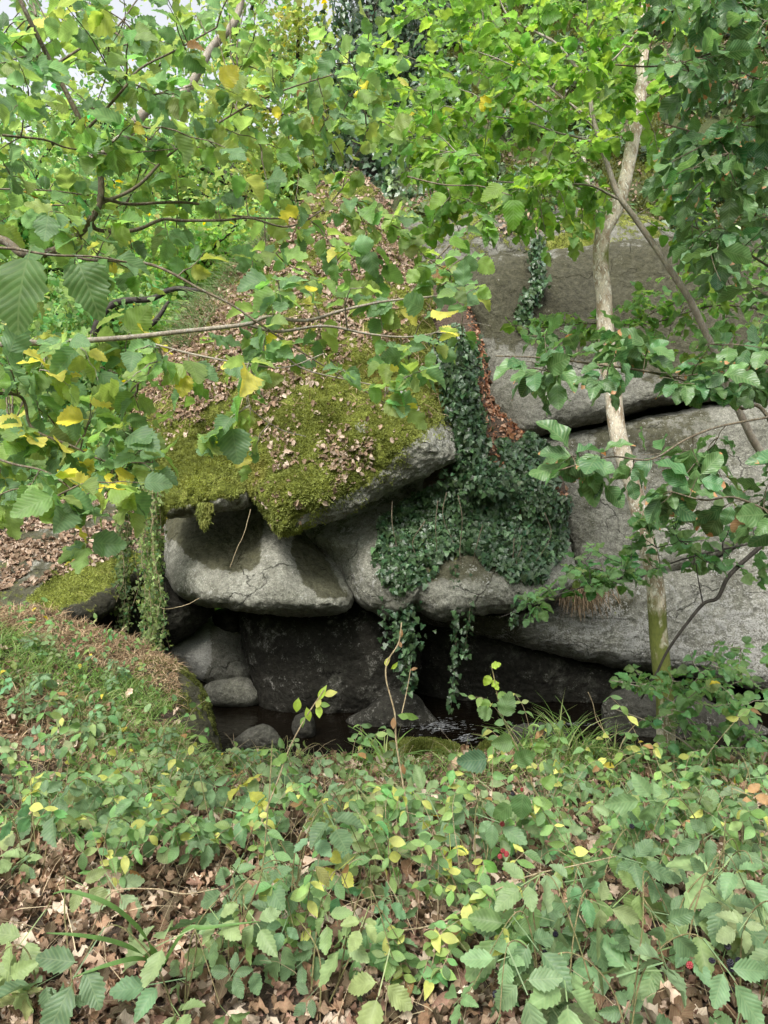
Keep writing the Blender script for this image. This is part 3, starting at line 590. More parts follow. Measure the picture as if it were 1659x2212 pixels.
# hill and left slope
n = 15000; x = rg.uniform(-.5, 8.5, n); y = rg.uniform(9.8, 15, n); p = np.stack([x, y, gz(x, y)], 1); k = fbm(p*1.2, 3, 31) > .1
litter_on('leaf_litter', 'dead leaves scattered over the steep hillside above the cliff', p[k], np.tile(norm(np.array([[0., -.85, .5]])), (k.sum(), 1)), .06, [(.2, .14, .1), (.15, .1, .07), (.27, .2, .15)], DEADB, rg=rg)
n = 9000; x = rg.uniform(-9, -2.4, n); y = rg.uniform(8, 14, n); p = np.stack([x, y, gz(x, y)], 1)
litter_on('leaf_litter', 'brown leaves on the valley slope behind the left slab', p, np.tile([0., -.3, .95], (n, 1)), .08, PAL_ROCK, DEADB, rg=rg)

# dead bracken and dry stalks: thin strips
def strips(name, label, p, nr, h, wd, pal, rg, spread=1.1, cat='dry grass', droop=.3, mat=None, kind='stuff'):
    n = len(p); d = norm(nr*.6+rg.normal(0, spread, (n, 3))-np.array([0, 0, droop])); hh = h*rg.uniform(.5, 1.6, (n, 1, 1)); s = norm(np.cross(d, rg.normal(0, 1, (n, 3))))
    t_ = np.linspace(0, 1, 4)[None, :, None]; C_ = p[:, None]+d[:, None]*hh*t_+np.array([0, 0, -1.])*hh*.35*t_**2; W = s[:, None]*wd*(1-.8*t_)
    V = np.stack([C_-W, C_+W], 2).reshape(-1, 3); q = np.array([[0, 1, 3, 2], [2, 3, 5, 4], [4, 5, 7, 6]]); F = (q[None]+np.arange(n)[:, None, None]*8).reshape(-1, 4)
    pal = np.array(pal); c = pal[rg.integers(0, len(pal), n)]*(1+rg.normal(0, .2, (n, 1))); c = np.repeat(np.concatenate([np.clip(c, .01, .8), np.ones((n, 1))], 1), 8, 0)
    g = Geo(); g.add(V, F, c); o = g.build(name, mat or M_dead); return tag(o, label, cat, kind=kind)
STRAW = [(.36, .24, .15), (.28, .17, .11), (.45, .33, .21), (.2, .12, .08)]
p, nr = sample('M', 14000, rg); u, v = proj(p); k = (v < 1560) & (u < 385)
strips('bracken_litter', 'broken brown bracken on top of the rounded mossy mound', p[k], nr[k], .07, .0035, STRAW, rg)
n = 26000; x = rg.uniform(-3.9, -1.4, n); y = rg.uniform(4.3, 6.6, n); p = np.stack([x, y, gz(x, y)+.01], 1); k = fbm(p*1.5, 3, 33)+.5*sstep(5.2, 6., p[:, 1]) > .02; p = p[k]
strips('bracken_litter', 'broken brown bracken and straw on the left bank', p, np.tile([0., 0, 1], (len(p), 1)), .1, .004, STRAW, rg)
p, nr = sample('A', 12000, rg); u, v = proj(p); k = ((u < 560-(v-500)*.3) | (rg.random(len(u)) < .15)) & (v < 900) & (sdpoly(u, v, lowA) < 0)
strips('bracken_litter', 'dry fern stalks matted along the left shoulder of the mossy boulder', p[k], nr[k], .16, .0045, STRAW, rg)
n = 1900; x = rg.uniform(-2.8, 2.8, n); y = rg.uniform(2, 5, n); p = np.stack([x, y, gz(x, y)+.01], 1)
strips('dry_stalks', 'thin pale dry stalks lying through the bramble patch', p, np.tile([0., 0, 1], (n, 1)), .3, .0018, [(.5, .4, .27), (.4, .3, .2)], rg, .65, 'dry stalks', .0)

# green grass
GR = [(.14, .25, .06), (.19, .31, .09), (.11, .19, .05), (.28, .32, .13)]
def grass(name, label, p, h, wd, rg, spread=.35, lean=(0, 0, 0), pal=GR, droop=.35):
    n = len(p); d = norm(np.tile([0., 0, 1], (n, 1))+rg.normal(0, spread, (n, 3))+np.array(lean)); hh = h*rg.uniform(.5, 1.5, (n, 1, 1)); s = norm(np.cross(d, rg.normal(0, 1, (n, 3))))
    out = norm(d*np.array([1, 1, 0.])+1e-4); t_ = np.linspace(0, 1, 6)[None, :, None]; C_ = p[:, None]+d[:, None]*hh*t_+(out[:, None]*.4-np.array([0, 0, 1.])*droop)*hh*t_**2.2; W = s[:, None]*wd*(1-.85*t_**1.5)
    V = np.stack([C_-W, C_+W], 2).reshape(-1, 3); q = np.array([[2*a, 2*a+1, 2*a+3, 2*a+2] for a in range(5)]); F = (q[None]+np.arange(n)[:, None, None]*12).reshape(-1, 4)
    pal = np.array(pal); c = pal[rg.integers(0, len(pal), n)]*(1+rg.normal(0, .18, (n, 1))); c = np.repeat(np.concatenate([np.clip(c, .01, .8), np.ones((n, 1))], 1), 12, 0)
    g = Geo(); g.add(V, F, c); return g.build(name, M_grass)
n = 19000; x = rg.uniform(-3.8, -1.1, n); y = rg.uniform(3.5, 6.3, n); p = np.stack([x, y, gz(x, y)], 1); k = (fbm(p*1.3, 3, 35)+.24-.4*sstep(5.3, 5.9, y) > 0.) & (y < 6.2); p = p[k]
tag(grass('grass', '', p, .13, .0035, rg), 'fresh green grass on the left bank among the bracken', 'grass', kind='stuff')
n = 5200; x = rg.uniform(-2.0, 2.6, n); y = rg.uniform(4.3, 5.05, n); p = np.stack([x, y, gz(x, y)], 1); k = (fbm(p*1.6, 3, 36) > -.15); p = p[k]
tag(grass('grass', '', p, .13, .0035, rg), 'short bright grass along the near bank edge above the water', 'grass', kind='stuff')
n = 9000; x = rg.uniform(-3.6, -1.6, n); y = rg.uniform(9.5, 12.5, n); 
p, nr = sample('A', 16000, rg); u, v = proj(p); k = (u < 640-(v-420)*.75+20) & (v < 760); p = p[k]
tag(grass('grass', '', p, .22, .006, rg, .5, (-.3, -.2, 0), [(.10, .17, .06), (.15, .22, .09), (.2, .22, .12)]), 'wispy grass along the upper left edge of the mossy boulder', 'grass', kind='stuff')
def tuft(name, u, v, d, n, h, wd, label, cat, pal=GR, spread=.3, droop=.35, rad=.05, ground_=True):
    b = at(u, v, d); 
    if ground_: b = np.array([b[0], b[1], float(gz(b[0], b[1]))-.01])
    p = b+rg.normal(0, rad, (n, 3))*np.array([1, 1, 0]); o = grass(name, '', p, h, wd, rg, spread, (0, 0, 0), pal, droop); tag(o, label, cat); return o
tuft('sedge_clump', 1235, 1660, 4.75, 130, .42, .006, 'tall green sedge clump at the water edge left of the pale trunk', 'sedge', rad=.1)
tuft('sedge_clump', 1130, 1650, 4.8, 60, .3, .006, 'smaller sedge clump beside the small mossy rock', 'sedge', rad=.07)
tuft('sedge_clump', 830, 1650, 4.7, 26, .3, .009, 'broad bladed sedge left of the moss covered bank rock', 'sedge', rad=.05)
tuft('sedge_clump', 1330, 1690, 4.6, 60, .35, .005, 'wispy straw and green sedge just left of the trunk foot', 'sedge', [(.35, .3, .16), (.14, .2, .06)], .45, rad=.12)
# arching broad blades, lower left foreground
g = Geo(); bs = np.array([(345, 2080, 2.05)])
for (pts) in ([(345, 2085, 2.15), (325, 2040, 2.05), (290, 1995, 1.98), (230, 1950, 1.92), (150, 1925, 1.9), (115, 1930, 1.9)], [(340, 2085, 2.15), (300, 2055, 2.02), (240, 2032, 1.95), (170, 2020, 1.9), (100, 2015, 1.88)],
              [(350, 2085, 2.15), (300, 2070, 2.05), (230, 2085, 2.), (160, 2110, 1.97)], [(350, 2085, 2.15), (400, 2010, 2.1), (450, 2003, 2.1), (560, 1990, 2.1)]):
    q_ = np.array([at(*a_) for a_ in pts]); q_ = crom(q_, 20); t_ = np.linspace(0, 1, 20)
    s_ = norm(np.cross(np.gradient(q_, axis=0), np.array([0, -.5, .8]))); W = s_*(.0075*(1-t_**3)+.0008)[:, None]
    V = np.stack([q_-W, q_+np.array([0, .0, -.003]), q_+W], 1).reshape(-1, 3); F = [(3*a+b, 3*a+b+1, 3*a+b+4, 3*a+b+3) for a in range(19) for b in (0, 1)]
    g.add(V, F, (.11, .21, .06, 1))
tag(center_origin(g.build('sedge_clump', M_grass)), 'four long arching grass blades over the leaf litter at lower left', 'sedge')

# ------------------------------------------------------------------ ivy
IVC = dict(base=(.022, .06, .024), var=.28, alt=(.06, .125, .05), altp=.25)
def ivy_on(g, keys, polys, n, size, rg, e=8):
    for key in keys:
        p, nr = sample(key, n, rg); u, v = proj(p); k = np.zeros(len(u), bool)
        for pl in polys: k |= sdpoly(u, v, pl)+fbm(p*6, 3, 50)*22 > 0
        k &= fbm(p*9, 3, 51) > -.42
        p, nr = p[k], nr[k]; n_ = len(p); N_ = norm(nr*.7+np.array([0, -.35, .45])+rg.normal(0, .35, (n_, 3))); d = norm(np.array([0, -.15, -.8])+rg.normal(0, .5, (n_, 3)))
        scatter(g, IVY, p+nr*rg.uniform(.01, .1, (n_, 1)), d, N_, size*rg.uniform(.6, 1.3, n_), cols(n_, rg=rg, **IVC), rg)
def strand(g, gs, pts, n, size, rg, wid=.03, colr=None):
    q_ = crom(np.array([at(*a_) for a_ in pts]), 30); q_ += rg.normal(0, .004, q_.shape); V, F, uv = tubes(q_, np.linspace(.004, .0015, 30), 4); gs.add(V, F)
    i = rg.integers(0, 30, n); p = q_[i]+rg.normal(0, wid, (n, 3))*np.array([1, 1, 1.]); N_ = norm(np.array([0, -.8, .4])+rg.normal(0, .45, (n, 3))); d = norm(np.array([0, -.1, -.8])+rg.normal(0, .5, (n, 3)))
    scatter(g, IVY, p, d, N_, size*rg.uniform(.6, 1.3, n), colr if colr is not None else cols(n, rg=rg, **IVC), rg)
rg = np.random.default_rng(21)
IVP = [[(812, 1180), (830, 1130), (870, 1090), (935, 1060), (990, 1030), (1060, 1045), (1140, 1000), (1180, 1010), (1215, 1085), (1208, 1200), (1160, 1255), (1100, 1250), (1050, 1215), (1000, 1205), (950, 1215), (930, 1260), (890, 1285), (850, 1275), (812, 1220)],
       [(930, 735), (985, 710), (1025, 760), (1025, 850), (1025, 930), (1020, 1010), (1040, 1055), (990, 1050), (985, 990), (960, 930), (955, 860), (935, 800)],
       [(1080, 960), (1170, 945), (1180, 1040), (1150, 1060), (1100, 1040)]]
t = empty('ivy', at(1000, 1150, 7.5), 'thick dark green ivy mat draped over the long boulder and up the gully', 'ivy')
g = Geo(); ivy_on(g, ['C', 'gully'], IVP, 19000, .062, rg)
# ivy that bridges in front of the gully along the mossy boulder's right edge
q_ = rg.random((5200, 3)); ctr = crom(np.array([(985, 735, 8.), (990, 800, 7.9), (1000, 870, 7.85), (1010, 930, 7.8), (1020, 990, 7.7), (1050, 1060, 7.5)]), 60); i = rg.integers(0, 60, 5200)
wu = rg.normal(0, 1, 5200)*np.interp(i, [0, 20, 45, 59], [19, 17, 18, 38]); p = at(ctr[i, 0]+wu, ctr[i, 1]+rg.normal(0, 8, 5200), ctr[i, 2]+rg.normal(0, .09, 5200)+np.abs(wu)*.002)
k = fbm(p*7, 3, 53) > -.35; p = p[k]; nn = len(p)
scatter(g, IVY, p, norm(np.array([0, -.15, -.8])+rg.normal(0, .5, (nn, 3))), norm(np.array([.1, -.7, .5])+rg.normal(0, .4, (nn, 3))), .062*rg.uniform(.6, 1.3, nn), cols(nn, rg=rg, **IVC), rg)
g.build('foliage', M_ivy, t)
gs = Geo()
for _ in range(10):
    u0 = rg.uniform(840, 1190); v0 = rg.uniform(1050, 1180); qq = crom(np.array([at(u0, v0, 7.38), at(u0+rg.normal(0, 15), v0+50, 7.33), at(u0+rg.normal(0, 20), v0+110, 7.36)]), 12); V, F, uv = tubes(qq, np.linspace(.006, .003, 12), 4); gs.add(V, F)
gs.build('stem', M_bark, t)
for nm, pts, n, lb, sz in (('ivy_strand', [(868, 1230, 7.3), (872, 1290, 7.25), (880, 1340, 7.25), (876, 1400, 7.25), (882, 1485, 7.25)], 360, 'ivy strand trailing from the left end of the ivy mat to the water', .055),
                       ('ivy_strand', [(985, 1230, 7.25), (980, 1300, 7.2), (985, 1380, 7.2), (980, 1450, 7.2), (975, 1530, 7.2)], 150, 'longest thin ivy strand hanging in front of the black slab', .05),
                       ('ivy_strand', [(1022, 1235, 7.25), (1018, 1300, 7.2), (1010, 1360, 7.2), (1003, 1420, 7.2)], 80, 'short ivy strand just right of the longest one', .045),
                       ('ivy_strand', [(1110, 1235, 7.4), (1114, 1290, 7.3), (1108, 1350, 7.3)], 90, 'wispy ivy strand below the right end of the ivy mat', .045),
                       ('ivy_strand', [(1160, 520, 9.3), (1158, 570, 8.95), (1165, 610, 8.85), (1140, 650, 8.8), (1128, 695, 8.75)], 420, 'ivy trail on the dark upper slab under the pale outcrop', .07)):
    t = empty(nm, at(*pts[0]), lb, 'ivy'); g = Geo(); gs = Geo(); strand(g, gs, pts, n, sz, rg, .045 if n > 340 else .022)
    if n == 360:
        m_ = 260; pp = at(rg.normal(868, 24, m_), rg.uniform(1225, 1400, m_)**1., 7.27+rg.normal(0, .05, m_)); scatter(g, IVY, pp, norm(np.array([0, -.1, -.8])+rg.normal(0, .5, (m_, 3))), norm(np.array([0, -.8, .4])+rg.normal(0, .45, (m_, 3))), .055*rg.uniform(.6, 1.3, m_), cols(m_, rg=rg, **IVC), rg)
    g.build('foliage', M_ivy, t); gs.build('stem', M_bark, t)
# hanging curtains at left
for (lb, u0, wu_, v0, v1, dd, ns) in (('denser outer curtain of small leaved creeper hanging beside the pale boulder', 322, 15, 1075, 1425, 7.0, 20), ('darker inner curtain of creeper hanging in front of the dark left boulder', 268, 15, 1070, 1370, 7.3, 15)):
    t = empty('hanging_creeper', at(u0, v0, dd), lb, 'creeper', ); g = Geo(); gs = Geo()
    for _ in range(ns):
        a = u0+rg.normal(0, wu_*.6); b = v1-abs(rg.normal(0, 60)); n_ = int((b-v0)*.34); D_ = dd+rg.normal(0, .08)
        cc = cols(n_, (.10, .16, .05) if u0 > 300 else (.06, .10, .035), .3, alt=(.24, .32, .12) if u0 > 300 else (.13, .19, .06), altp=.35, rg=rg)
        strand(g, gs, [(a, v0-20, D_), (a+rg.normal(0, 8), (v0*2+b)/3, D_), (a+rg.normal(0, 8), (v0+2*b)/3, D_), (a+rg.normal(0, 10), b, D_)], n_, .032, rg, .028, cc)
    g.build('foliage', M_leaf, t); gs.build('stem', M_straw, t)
for lb, pts in (('thin twisted root hanging from the crack tip in front of the pale underside boulder', [(541, 1100, 6.75), (528, 1150, 6.75), (510, 1190, 6.76), (497, 1225, 6.78)]), ('pale bramble runner looping from the creeper curtain to the underside boulder', [(330, 1305, 6.9), (360, 1315, 6.9), (400, 1308, 6.95), (430, 1292, 7.)])):
    g = Geo(); q_ = crom(np.array([at(*a_) for a_ in pts]), 24); q_ += .006*np.stack([fbm(q_*14+a, 2, 160+a) for a in range(3)], -1); V, F, uv = tubes(q_, np.full(24, .004), 5); g.add(V, F); tag(center_origin(g.build('hanging_root', M_straw)), lb, 'root')
# dead hanging fern
t = empty('dead_fern', at(1268, 1265, 7.9), 'brown dead fern drooping from the crack beside the pale trunk', 'fern')
n = 420; p = at(1262+rg.normal(0, 26, n), 1270+rg.normal(0, 6, n), 7.75); s_ = strips('fronds', '', p, np.tile([0., -1., -.1], (n, 1)), .16, .006, [(.24, .15, .10), (.15, .095, .06), (.33, .22, .15)], rg, .5, droop=.9)
for kk in ('label', 'category', 'kind'):
    if kk in s_: del s_[kk]
s_.parent = t; s_.data.transform(__import__('mathutils').Matrix.Translation(-t.location))
g = Geo(); V, F = blades(at(1268+rg.normal(0, 18, 60), 1262+rg.normal(0, 4, 60), 7.72), np.tile([0., -.6, .7], (60, 1)), .1, .006, rg, .6); g.add(V, F, (.1, .16, .05, 1)); g.build('green_fronds', M_grass, t)

# ------------------------------------------------------------------ trees: traced limbs + sprays that grow from them into the crown volume
def limb(gs, pts, r0, r1, sides=8, wob=.01, alpha=0.5, kinks=True):
    pts = np.array(pts, float); d = pts[:, 2]; W = at(pts[:, 0], pts[:, 1], d); n = max(8, len(pts)*6); q_ = crom(W, n); q_ += wob*np.stack([fbm(q_*3+a, 2, 60+a) for a in range(3)], -1)
    t_ = np.linspace(0, 1, n); r = r0+(r1-r0)*t_; r = r*(1+.06*fbm(q_*9, 2, 66))
    V, F, uv = tubes(q_, r, sides); c = np.ones((len(V), 4)); c[:, 3] = np.repeat(np.interp(t_, np.linspace(0, 1, len(np.atleast_1d(alpha))), np.atleast_1d(alpha)) if np.ndim(alpha) else np.full(n, alpha), sides)
    gs.add(V, F, c, uv); return q_
def volume(poly, d0, d1, n, rg, dens=None):
    poly = np.array(poly, float); out = []; lo, hi = poly.min(0), poly.max(0); k = 0
    while k < n:
        u = rg.uniform(lo[0], hi[0], n*2); v = rg.uniform(lo[1], hi[1], n*2); d = rg.uniform(d0, d1, n*2); m = inpoly(u, v, poly)
        q_ = at(u, v, d)[m]; out.append(q_); k += len(q_)
    return np.vstack(out)[:n]
def sprays(g, gs, nodes, tgt, rg, temps, size, colf, nl=7, tilt=.55, rounds=5, r0=.0042, flat=.0, start=.3, sag=.12, maxl=1.2, sizes_by=None):
    nodes = nodes.copy(); left = tgt.copy()
    for rd in range(rounds):
        if len(left) == 0: break
        D = np.empty(len(left)); I = np.empty(len(left), int)
        for a in range(0, len(left), 400):
            dd = np.linalg.norm(left[a:a+400, None]-nodes[None], axis=2); I[a:a+400] = dd.argmin(1); D[a:a+400] = dd.min(1)
        order = np.argsort(D); take = order[:math.ceil(len(left)/(rounds-rd))] if rd < rounds-1 else order
        S = nodes[I[take]]; E = left[take]; left = np.delete(left, take, 0); N = len(S)
        ln = np.linalg.norm(E-S, axis=1, keepdims=True); too = np.maximum(1, ln/maxl); S = E+(S-E)/1.0
        mid = (S+E)/2+rg.normal(0, .09, (N, 3))*ln+np.array([0, 0, 1.])*ln*sag; k = 7; t_ = np.linspace(0, 1, k)[None, :, None]
        Pq = (1-t_)**2*S[:, None]+2*t_*(1-t_)*mid[:, None]+t_**2*E[:, None]; Pq = Pq+rg.normal(0, .012, Pq.shape)*np.minimum(ln[:, None], .5)*np.array([1, 1, 1.])*(t_ > 0)
        rr_ = np.clip(r0*(.6+ln*.9), .0018, .009); V, F, uv = tubes(Pq, rr_*np.linspace(1, .35, k)[None], 4); gs.add(V, F, None, uv)
        T = norm(np.gradient(Pq, axis=1)); ts = start if True else 0
        L_ = nl; tt = np.linspace(ts, 1., L_)[None]+rg.normal(0, .03, (N, L_)); tt = np.clip(tt, 0, 1)*(k-1); i0 = np.minimum(tt.astype(int), k-2); fr = (tt-i0)[..., None]; ar = np.arange(N)[:, None]
        pos = Pq[ar, i0]*(1-fr)+Pq[ar, i0+1]*fr; tg = T[ar, i0]
        up = norm(np.array([0, 0, 1.])+rg.normal(0, .35, (N, 1, 3))); side = norm(np.cross(tg, up)); sg = np.where((np.arange(L_) % 2 == 0), 1., -1.)[None, :, None]
        last = (np.arange(L_) == L_-1)[None, :, None]
        dr = norm(np.where(last, tg, tg*.55+side*sg*.9)+rg.normal(0, .28, (N, L_, 3))-np.array([0, 0, .28]))
        nn_ = norm(up+rg.normal(0, tilt, (N, L_, 3))+np.array([0, -.25, 0]))
        M_ = N*L_; pos, dr, nn_ = pos.reshape(-1, 3), dr.reshape(-1, 3), nn_.reshape(-1, 3); keep = rg.random(M_) < .93
        sz = size*np.clip(rg.normal(1, .24, M_), .45, 1.6); scatter(g, temps, (pos+dr*.2*sz[:, None])[keep], dr[keep], nn_[keep], sz[keep], colf(pos[keep]), rg)
        nodes = np.vstack([nodes, Pq[:, 1::2].reshape(-1, 3)])
    return nodes
def hazcol(y, alt=.35):
    def f(p):
        return cols(len(p), (.19, .29, .085), .16, yellow=y*.8, ycol=(.58, .54, .12), brown=.004, alt=(.12, .22, .10), altp=alt)
    return f
rng = np.random.default_rng(33); rg = rng
# ---- left hazel
t = empty('hazel_tree', (at(-60, 600, 3.3)[0], 3.3, 0.3), 'hazel arching in from the left edge with round green leaves, some turned yellow', 'tree')
gs = Geo(); ND = []
for pts, r0, r1 in (([(-90, 500, 3.3), (0, 517, 3.2), (25, 530, 3.15), (50, 545, 3.1), (110, 543, 3.1), (150, 522, 3.1), (185, 490, 3.1), (212, 440, 3.1), (215, 385, 3.1), (200, 330, 3.05), (180, 280, 3.), (140, 195, 2.95), (108, 130, 2.9), (60, 30, 2.8), (30, -40, 2.8)], .021, .008),
                  ([(195, 478, 3.1), (215, 497, 3.15), (290, 497, 3.2), (350, 475, 3.2), (400, 478, 3.25), (475, 475, 3.3), (540, 470, 3.3), (620, 490, 3.4), (700, 450, 3.5), (760, 380, 3.6)], .010, .003),
                  ([(220, 428, 3.1), (290, 440, 3.3), (420, 440, 3.4), (480, 462, 3.5), (600, 470, 3.6), (720, 452, 3.7)], .0085, .003),
                  ([(212, 440, 3.1), (300, 400, 3.3), (370, 330, 3.4), (480, 260, 3.5), (600, 200, 3.6), (720, 160, 3.6)], .008, .003),
                  ([(108, 143, 2.95), (180, 100, 3.1), (250, 60, 3.2), (300, 0, 3.3)], .006, .003), ([(180, 280, 3.), (260, 200, 2.9), (300, 150, 2.9), (380, 110, 2.9), (470, 60, 2.9)], .006, .003),
                  ([(120, 543, 3.1), (200, 560, 2.9), (320, 568, 2.7), (430, 625, 2.7), (500, 660, 2.7), (610, 730, 2.7), (720, 800, 2.75), (850, 880, 2.8)], .007, .0025),
                  ([(0, 410, 3.2), (100, 410, 3.1), (190, 420, 3.1)], .004, .003), ([(0, 290, 2.6), (90, 300, 2.7), (150, 320, 2.8), (260, 330, 3.), (420, 320, 3.2)], .005, .002)):
    ND.append(limb(gs, pts, r0, r1))
SN = ('trunk', M_bark); gs2 = Geo(); g = Geo()
nodes = np.vstack([q_[3:] for q_ in ND])
regs = [([(-60, -60), (560, -60), (560, 260), (420, 420), (230, 520), (-60, 560)], 2.4, 4.2, 115), ([(520, -60), (880, -60), (900, 180), (880, 330), (760, 420), (540, 380)], 3.0, 4.6, 50), ([(-60, 300), (700, 300), (800, 430), (560, 600), (300, 640), (-60, 700)], 2.6, 4.0, 56), ([(640, 420), (1060, 460), (1060, 640), (900, 700), (700, 640)], 2.9, 3.6, 20)]
for poly, d0, d1, n in regs: nodes = sprays(g, gs2, nodes, volume(poly, d0, d1, n, rg), rg, HAZEL, .080, hazcol(.035), nl=7, tilt=.75)
gs2.n or 0; [gs.add(v_, f_-k_, c_, u_) for v_, f_, c_, u_, k_ in gs2.parts()]; gs.build(SN[0], SN[1], t); g.build('crown', M_leaf, t)
# a few large close leaves at left
# ---- horizontal hazel branch with its sprays
t = empty('hazel_branch', at(-90, 745, 2.7), 'long level hazel branch reaching right across the mossy boulder', 'branch'); gs = Geo(); g = Geo()
q1 = limb(gs, [(-90, 750, 2.6), (60, 742, 2.6), (130, 741, 2.6), (280, 732, 2.65), (400, 715, 2.7), (530, 700, 2.7), (580, 683, 2.75), (660, 690, 2.8), (740, 670, 2.9), (830, 650, 3.), (960, 640, 3.1)], .0125, .004)
q2 = limb(gs, [(530, 700, 2.7), (600, 715, 2.75), (700, 702, 2.8), (800, 722, 2.85), (900, 728, 2.9), (1010, 700, 3.), (1060, 705, 3.)], .007, .002)
q3 = limb(gs, [(330, 745, 2.65), (440, 770, 2.6), (540, 785, 2.6), (620, 790, 2.6), (700, 760, 2.7)], .004, .002)
q4 = limb(gs, [(590, 735, 2.7), (650, 790, 2.7), (760, 820, 2.75), (860, 840, 2.8)], .004, .0018); q5 = limb(gs, [(560, 770, 2.6), (545, 830, 2.6), (535, 870, 2.6), (600, 920, 2.6), (660, 940, 2.65)], .003, .0015)
SN = ('stem', M_barkg); gs2 = Geo(); nodes = np.vstack([q1[6:], q2, q3, q4, q5])
for poly, d0, d1, n in [([(560, 600), (1040, 620), (1050, 720), (900, 860), (760, 850), (560, 800)], 2.5, 3.1, 36), ([(60, 690), (560, 720), (560, 820), (400, 850), (60, 850)], 2.3, 2.9, 26), ([(420, 850), (600, 860), (560, 1010), (420, 970)], 2.4, 2.7, 5), ([(840, 820), (900, 860), (880, 920), (850, 900)], 2.7, 2.8, 1)]:
    nodes = sprays(g, gs2, nodes, volume(poly, d0, d1, n, rg), rg, HAZEL, .078, hazcol(.09), nl=5, tilt=.7, rounds=3)
gs2.n or 0; [gs.add(v_, f_-k_, c_, u_) for v_, f_, c_, u_, k_ in gs2.parts()]; gs.build(SN[0], SN[1], t); g.build('foliage', M_leaf, t)
# ---- lower left hazel
t = empty('hazel_branch', at(-90, 900, 2.6), 'drooping hazel spray at the left edge above the leafy slab', 'branch'); gs = Geo(); g = Geo()
q1 = limb(gs, [(-90, 860, 2.7), (40, 850, 2.6), (70, 920, 2.6), (150, 960, 2.6), (230, 1000, 2.6), (330, 1000, 2.7)], .007, .002); q2 = limb(gs, [(-90, 960, 2.5), (30, 1000, 2.5), (100, 1020, 2.4), (160, 1070, 2.4), (190, 1160, 2.4)], .005, .002)
q3 = limb(gs, [(40, 850, 2.6), (100, 800, 2.8), (200, 790, 2.9), (300, 830, 3.)], .004, .002)
SN = ('stem', M_bark); gs2 = Geo(); nodes = np.vstack([q1, q2, q3])
for poly, d0, d1, n in [([(-60, 760), (340, 780), (390, 900), (340, 1040), (100, 1060), (-60, 1060)], 2.4, 3.8, 62), ([(-60, 1040), (330, 1040), (330, 1080), (200, 1180), (60, 1200), (-60, 1180)], 2.1, 2.8, 17)]:
    nodes = sprays(g, gs2, nodes, volume(poly, d0, d1, n, rg), rg, HAZEL, .088, hazcol(.08), nl=5, tilt=.65, rounds=3)
gs2.n or 0; [gs.add(v_, f_-k_, c_, u_) for v_, f_, c_, u_, k_ in gs2.parts()]; gs.build(SN[0], SN[1], t); g.build('foliage', M_leaf, t)
t = empty('hazel_branch', at(-60, 560, 1.35), 'hazel shoot with three very large leaves closest to the camera at left', 'branch'); gs = Geo(); g = Geo()
limb(gs, [(-60, 540, 1.35), (30, 545, 1.33), (110, 558, 1.3), (200, 560, 1.32), (270, 570, 1.35)], .003, .0016); gs.build('stem', M_bark, t)
pp = at(np.array([60, 170, 95, 250]), np.array([560, 570, 550, 560]), np.array([1.3, 1.33, 1.36, 1.5]))
scatter(g, HAZEL[:2], pp, np.array([[-.1, -.1, -.5], [.35, -.1, -.75], [-.9, .1, -.25], [.8, 0, -.1]]), np.array([[-.1, -.85, .5], [.1, -.8, .55], [0, -.7, .7], [0, -.6, .8]]), np.array([.135, .10, .09, .07]), cols(4, (.07, .15, .045), .05)); g.build('foliage', M_leaf, t)

# ---- pale trunk tree
t = empty('pale_tree', at(1442, 1690, 5.05), 'pale mottled trunk with moss patches rising past the cliff on the right', 'tree'); gs = Geo()
al_ = [.5, .45, .6, .76, .62, .4, .25, .5, .35, .3, .4, .35, .62, .3]
limb(gs, [(1443, 1720, 5.05), (1441, 1660, 5.05), (1438, 1560, 5.03), (1430, 1450, 5.), (1420, 1330, 5.), (1410, 1230, 5.), (1385, 1120, 4.98), (1358, 1020, 4.95), (1335, 930, 4.95), (1322, 840, 4.95), (1311, 740, 4.95), (1304, 640, 4.95), (1300, 560, 4.95), (1303, 490, 4.95)], .066, .053, 20, .012, al_); gs.build('trunk', M_birch, t); gs = Geo()
limb(gs, [(1303, 500, 4.95), (1330, 450, 4.98), (1352, 380, 5.), (1368, 300, 5.02), (1382, 220, 5.04), (1388, 150, 5.06), (1387, 80, 5.1), (1398, 0, 5.15), (1405, -80, 5.2)], .050, .040, 18, .012, .35); gs.build('limb', M_birch, t); gs = Geo()
limb(gs, [(1300, 520, 4.95), (1288, 470, 4.93), (1276, 430, 4.92), (1266, 370, 4.95), (1255, 300, 5.)], .024, .014, 10, .01, .2)
gs.build('limb', M_birch, t)
ndt = at(np.full(12, 1330), np.linspace(100, 950, 12), 4.95)
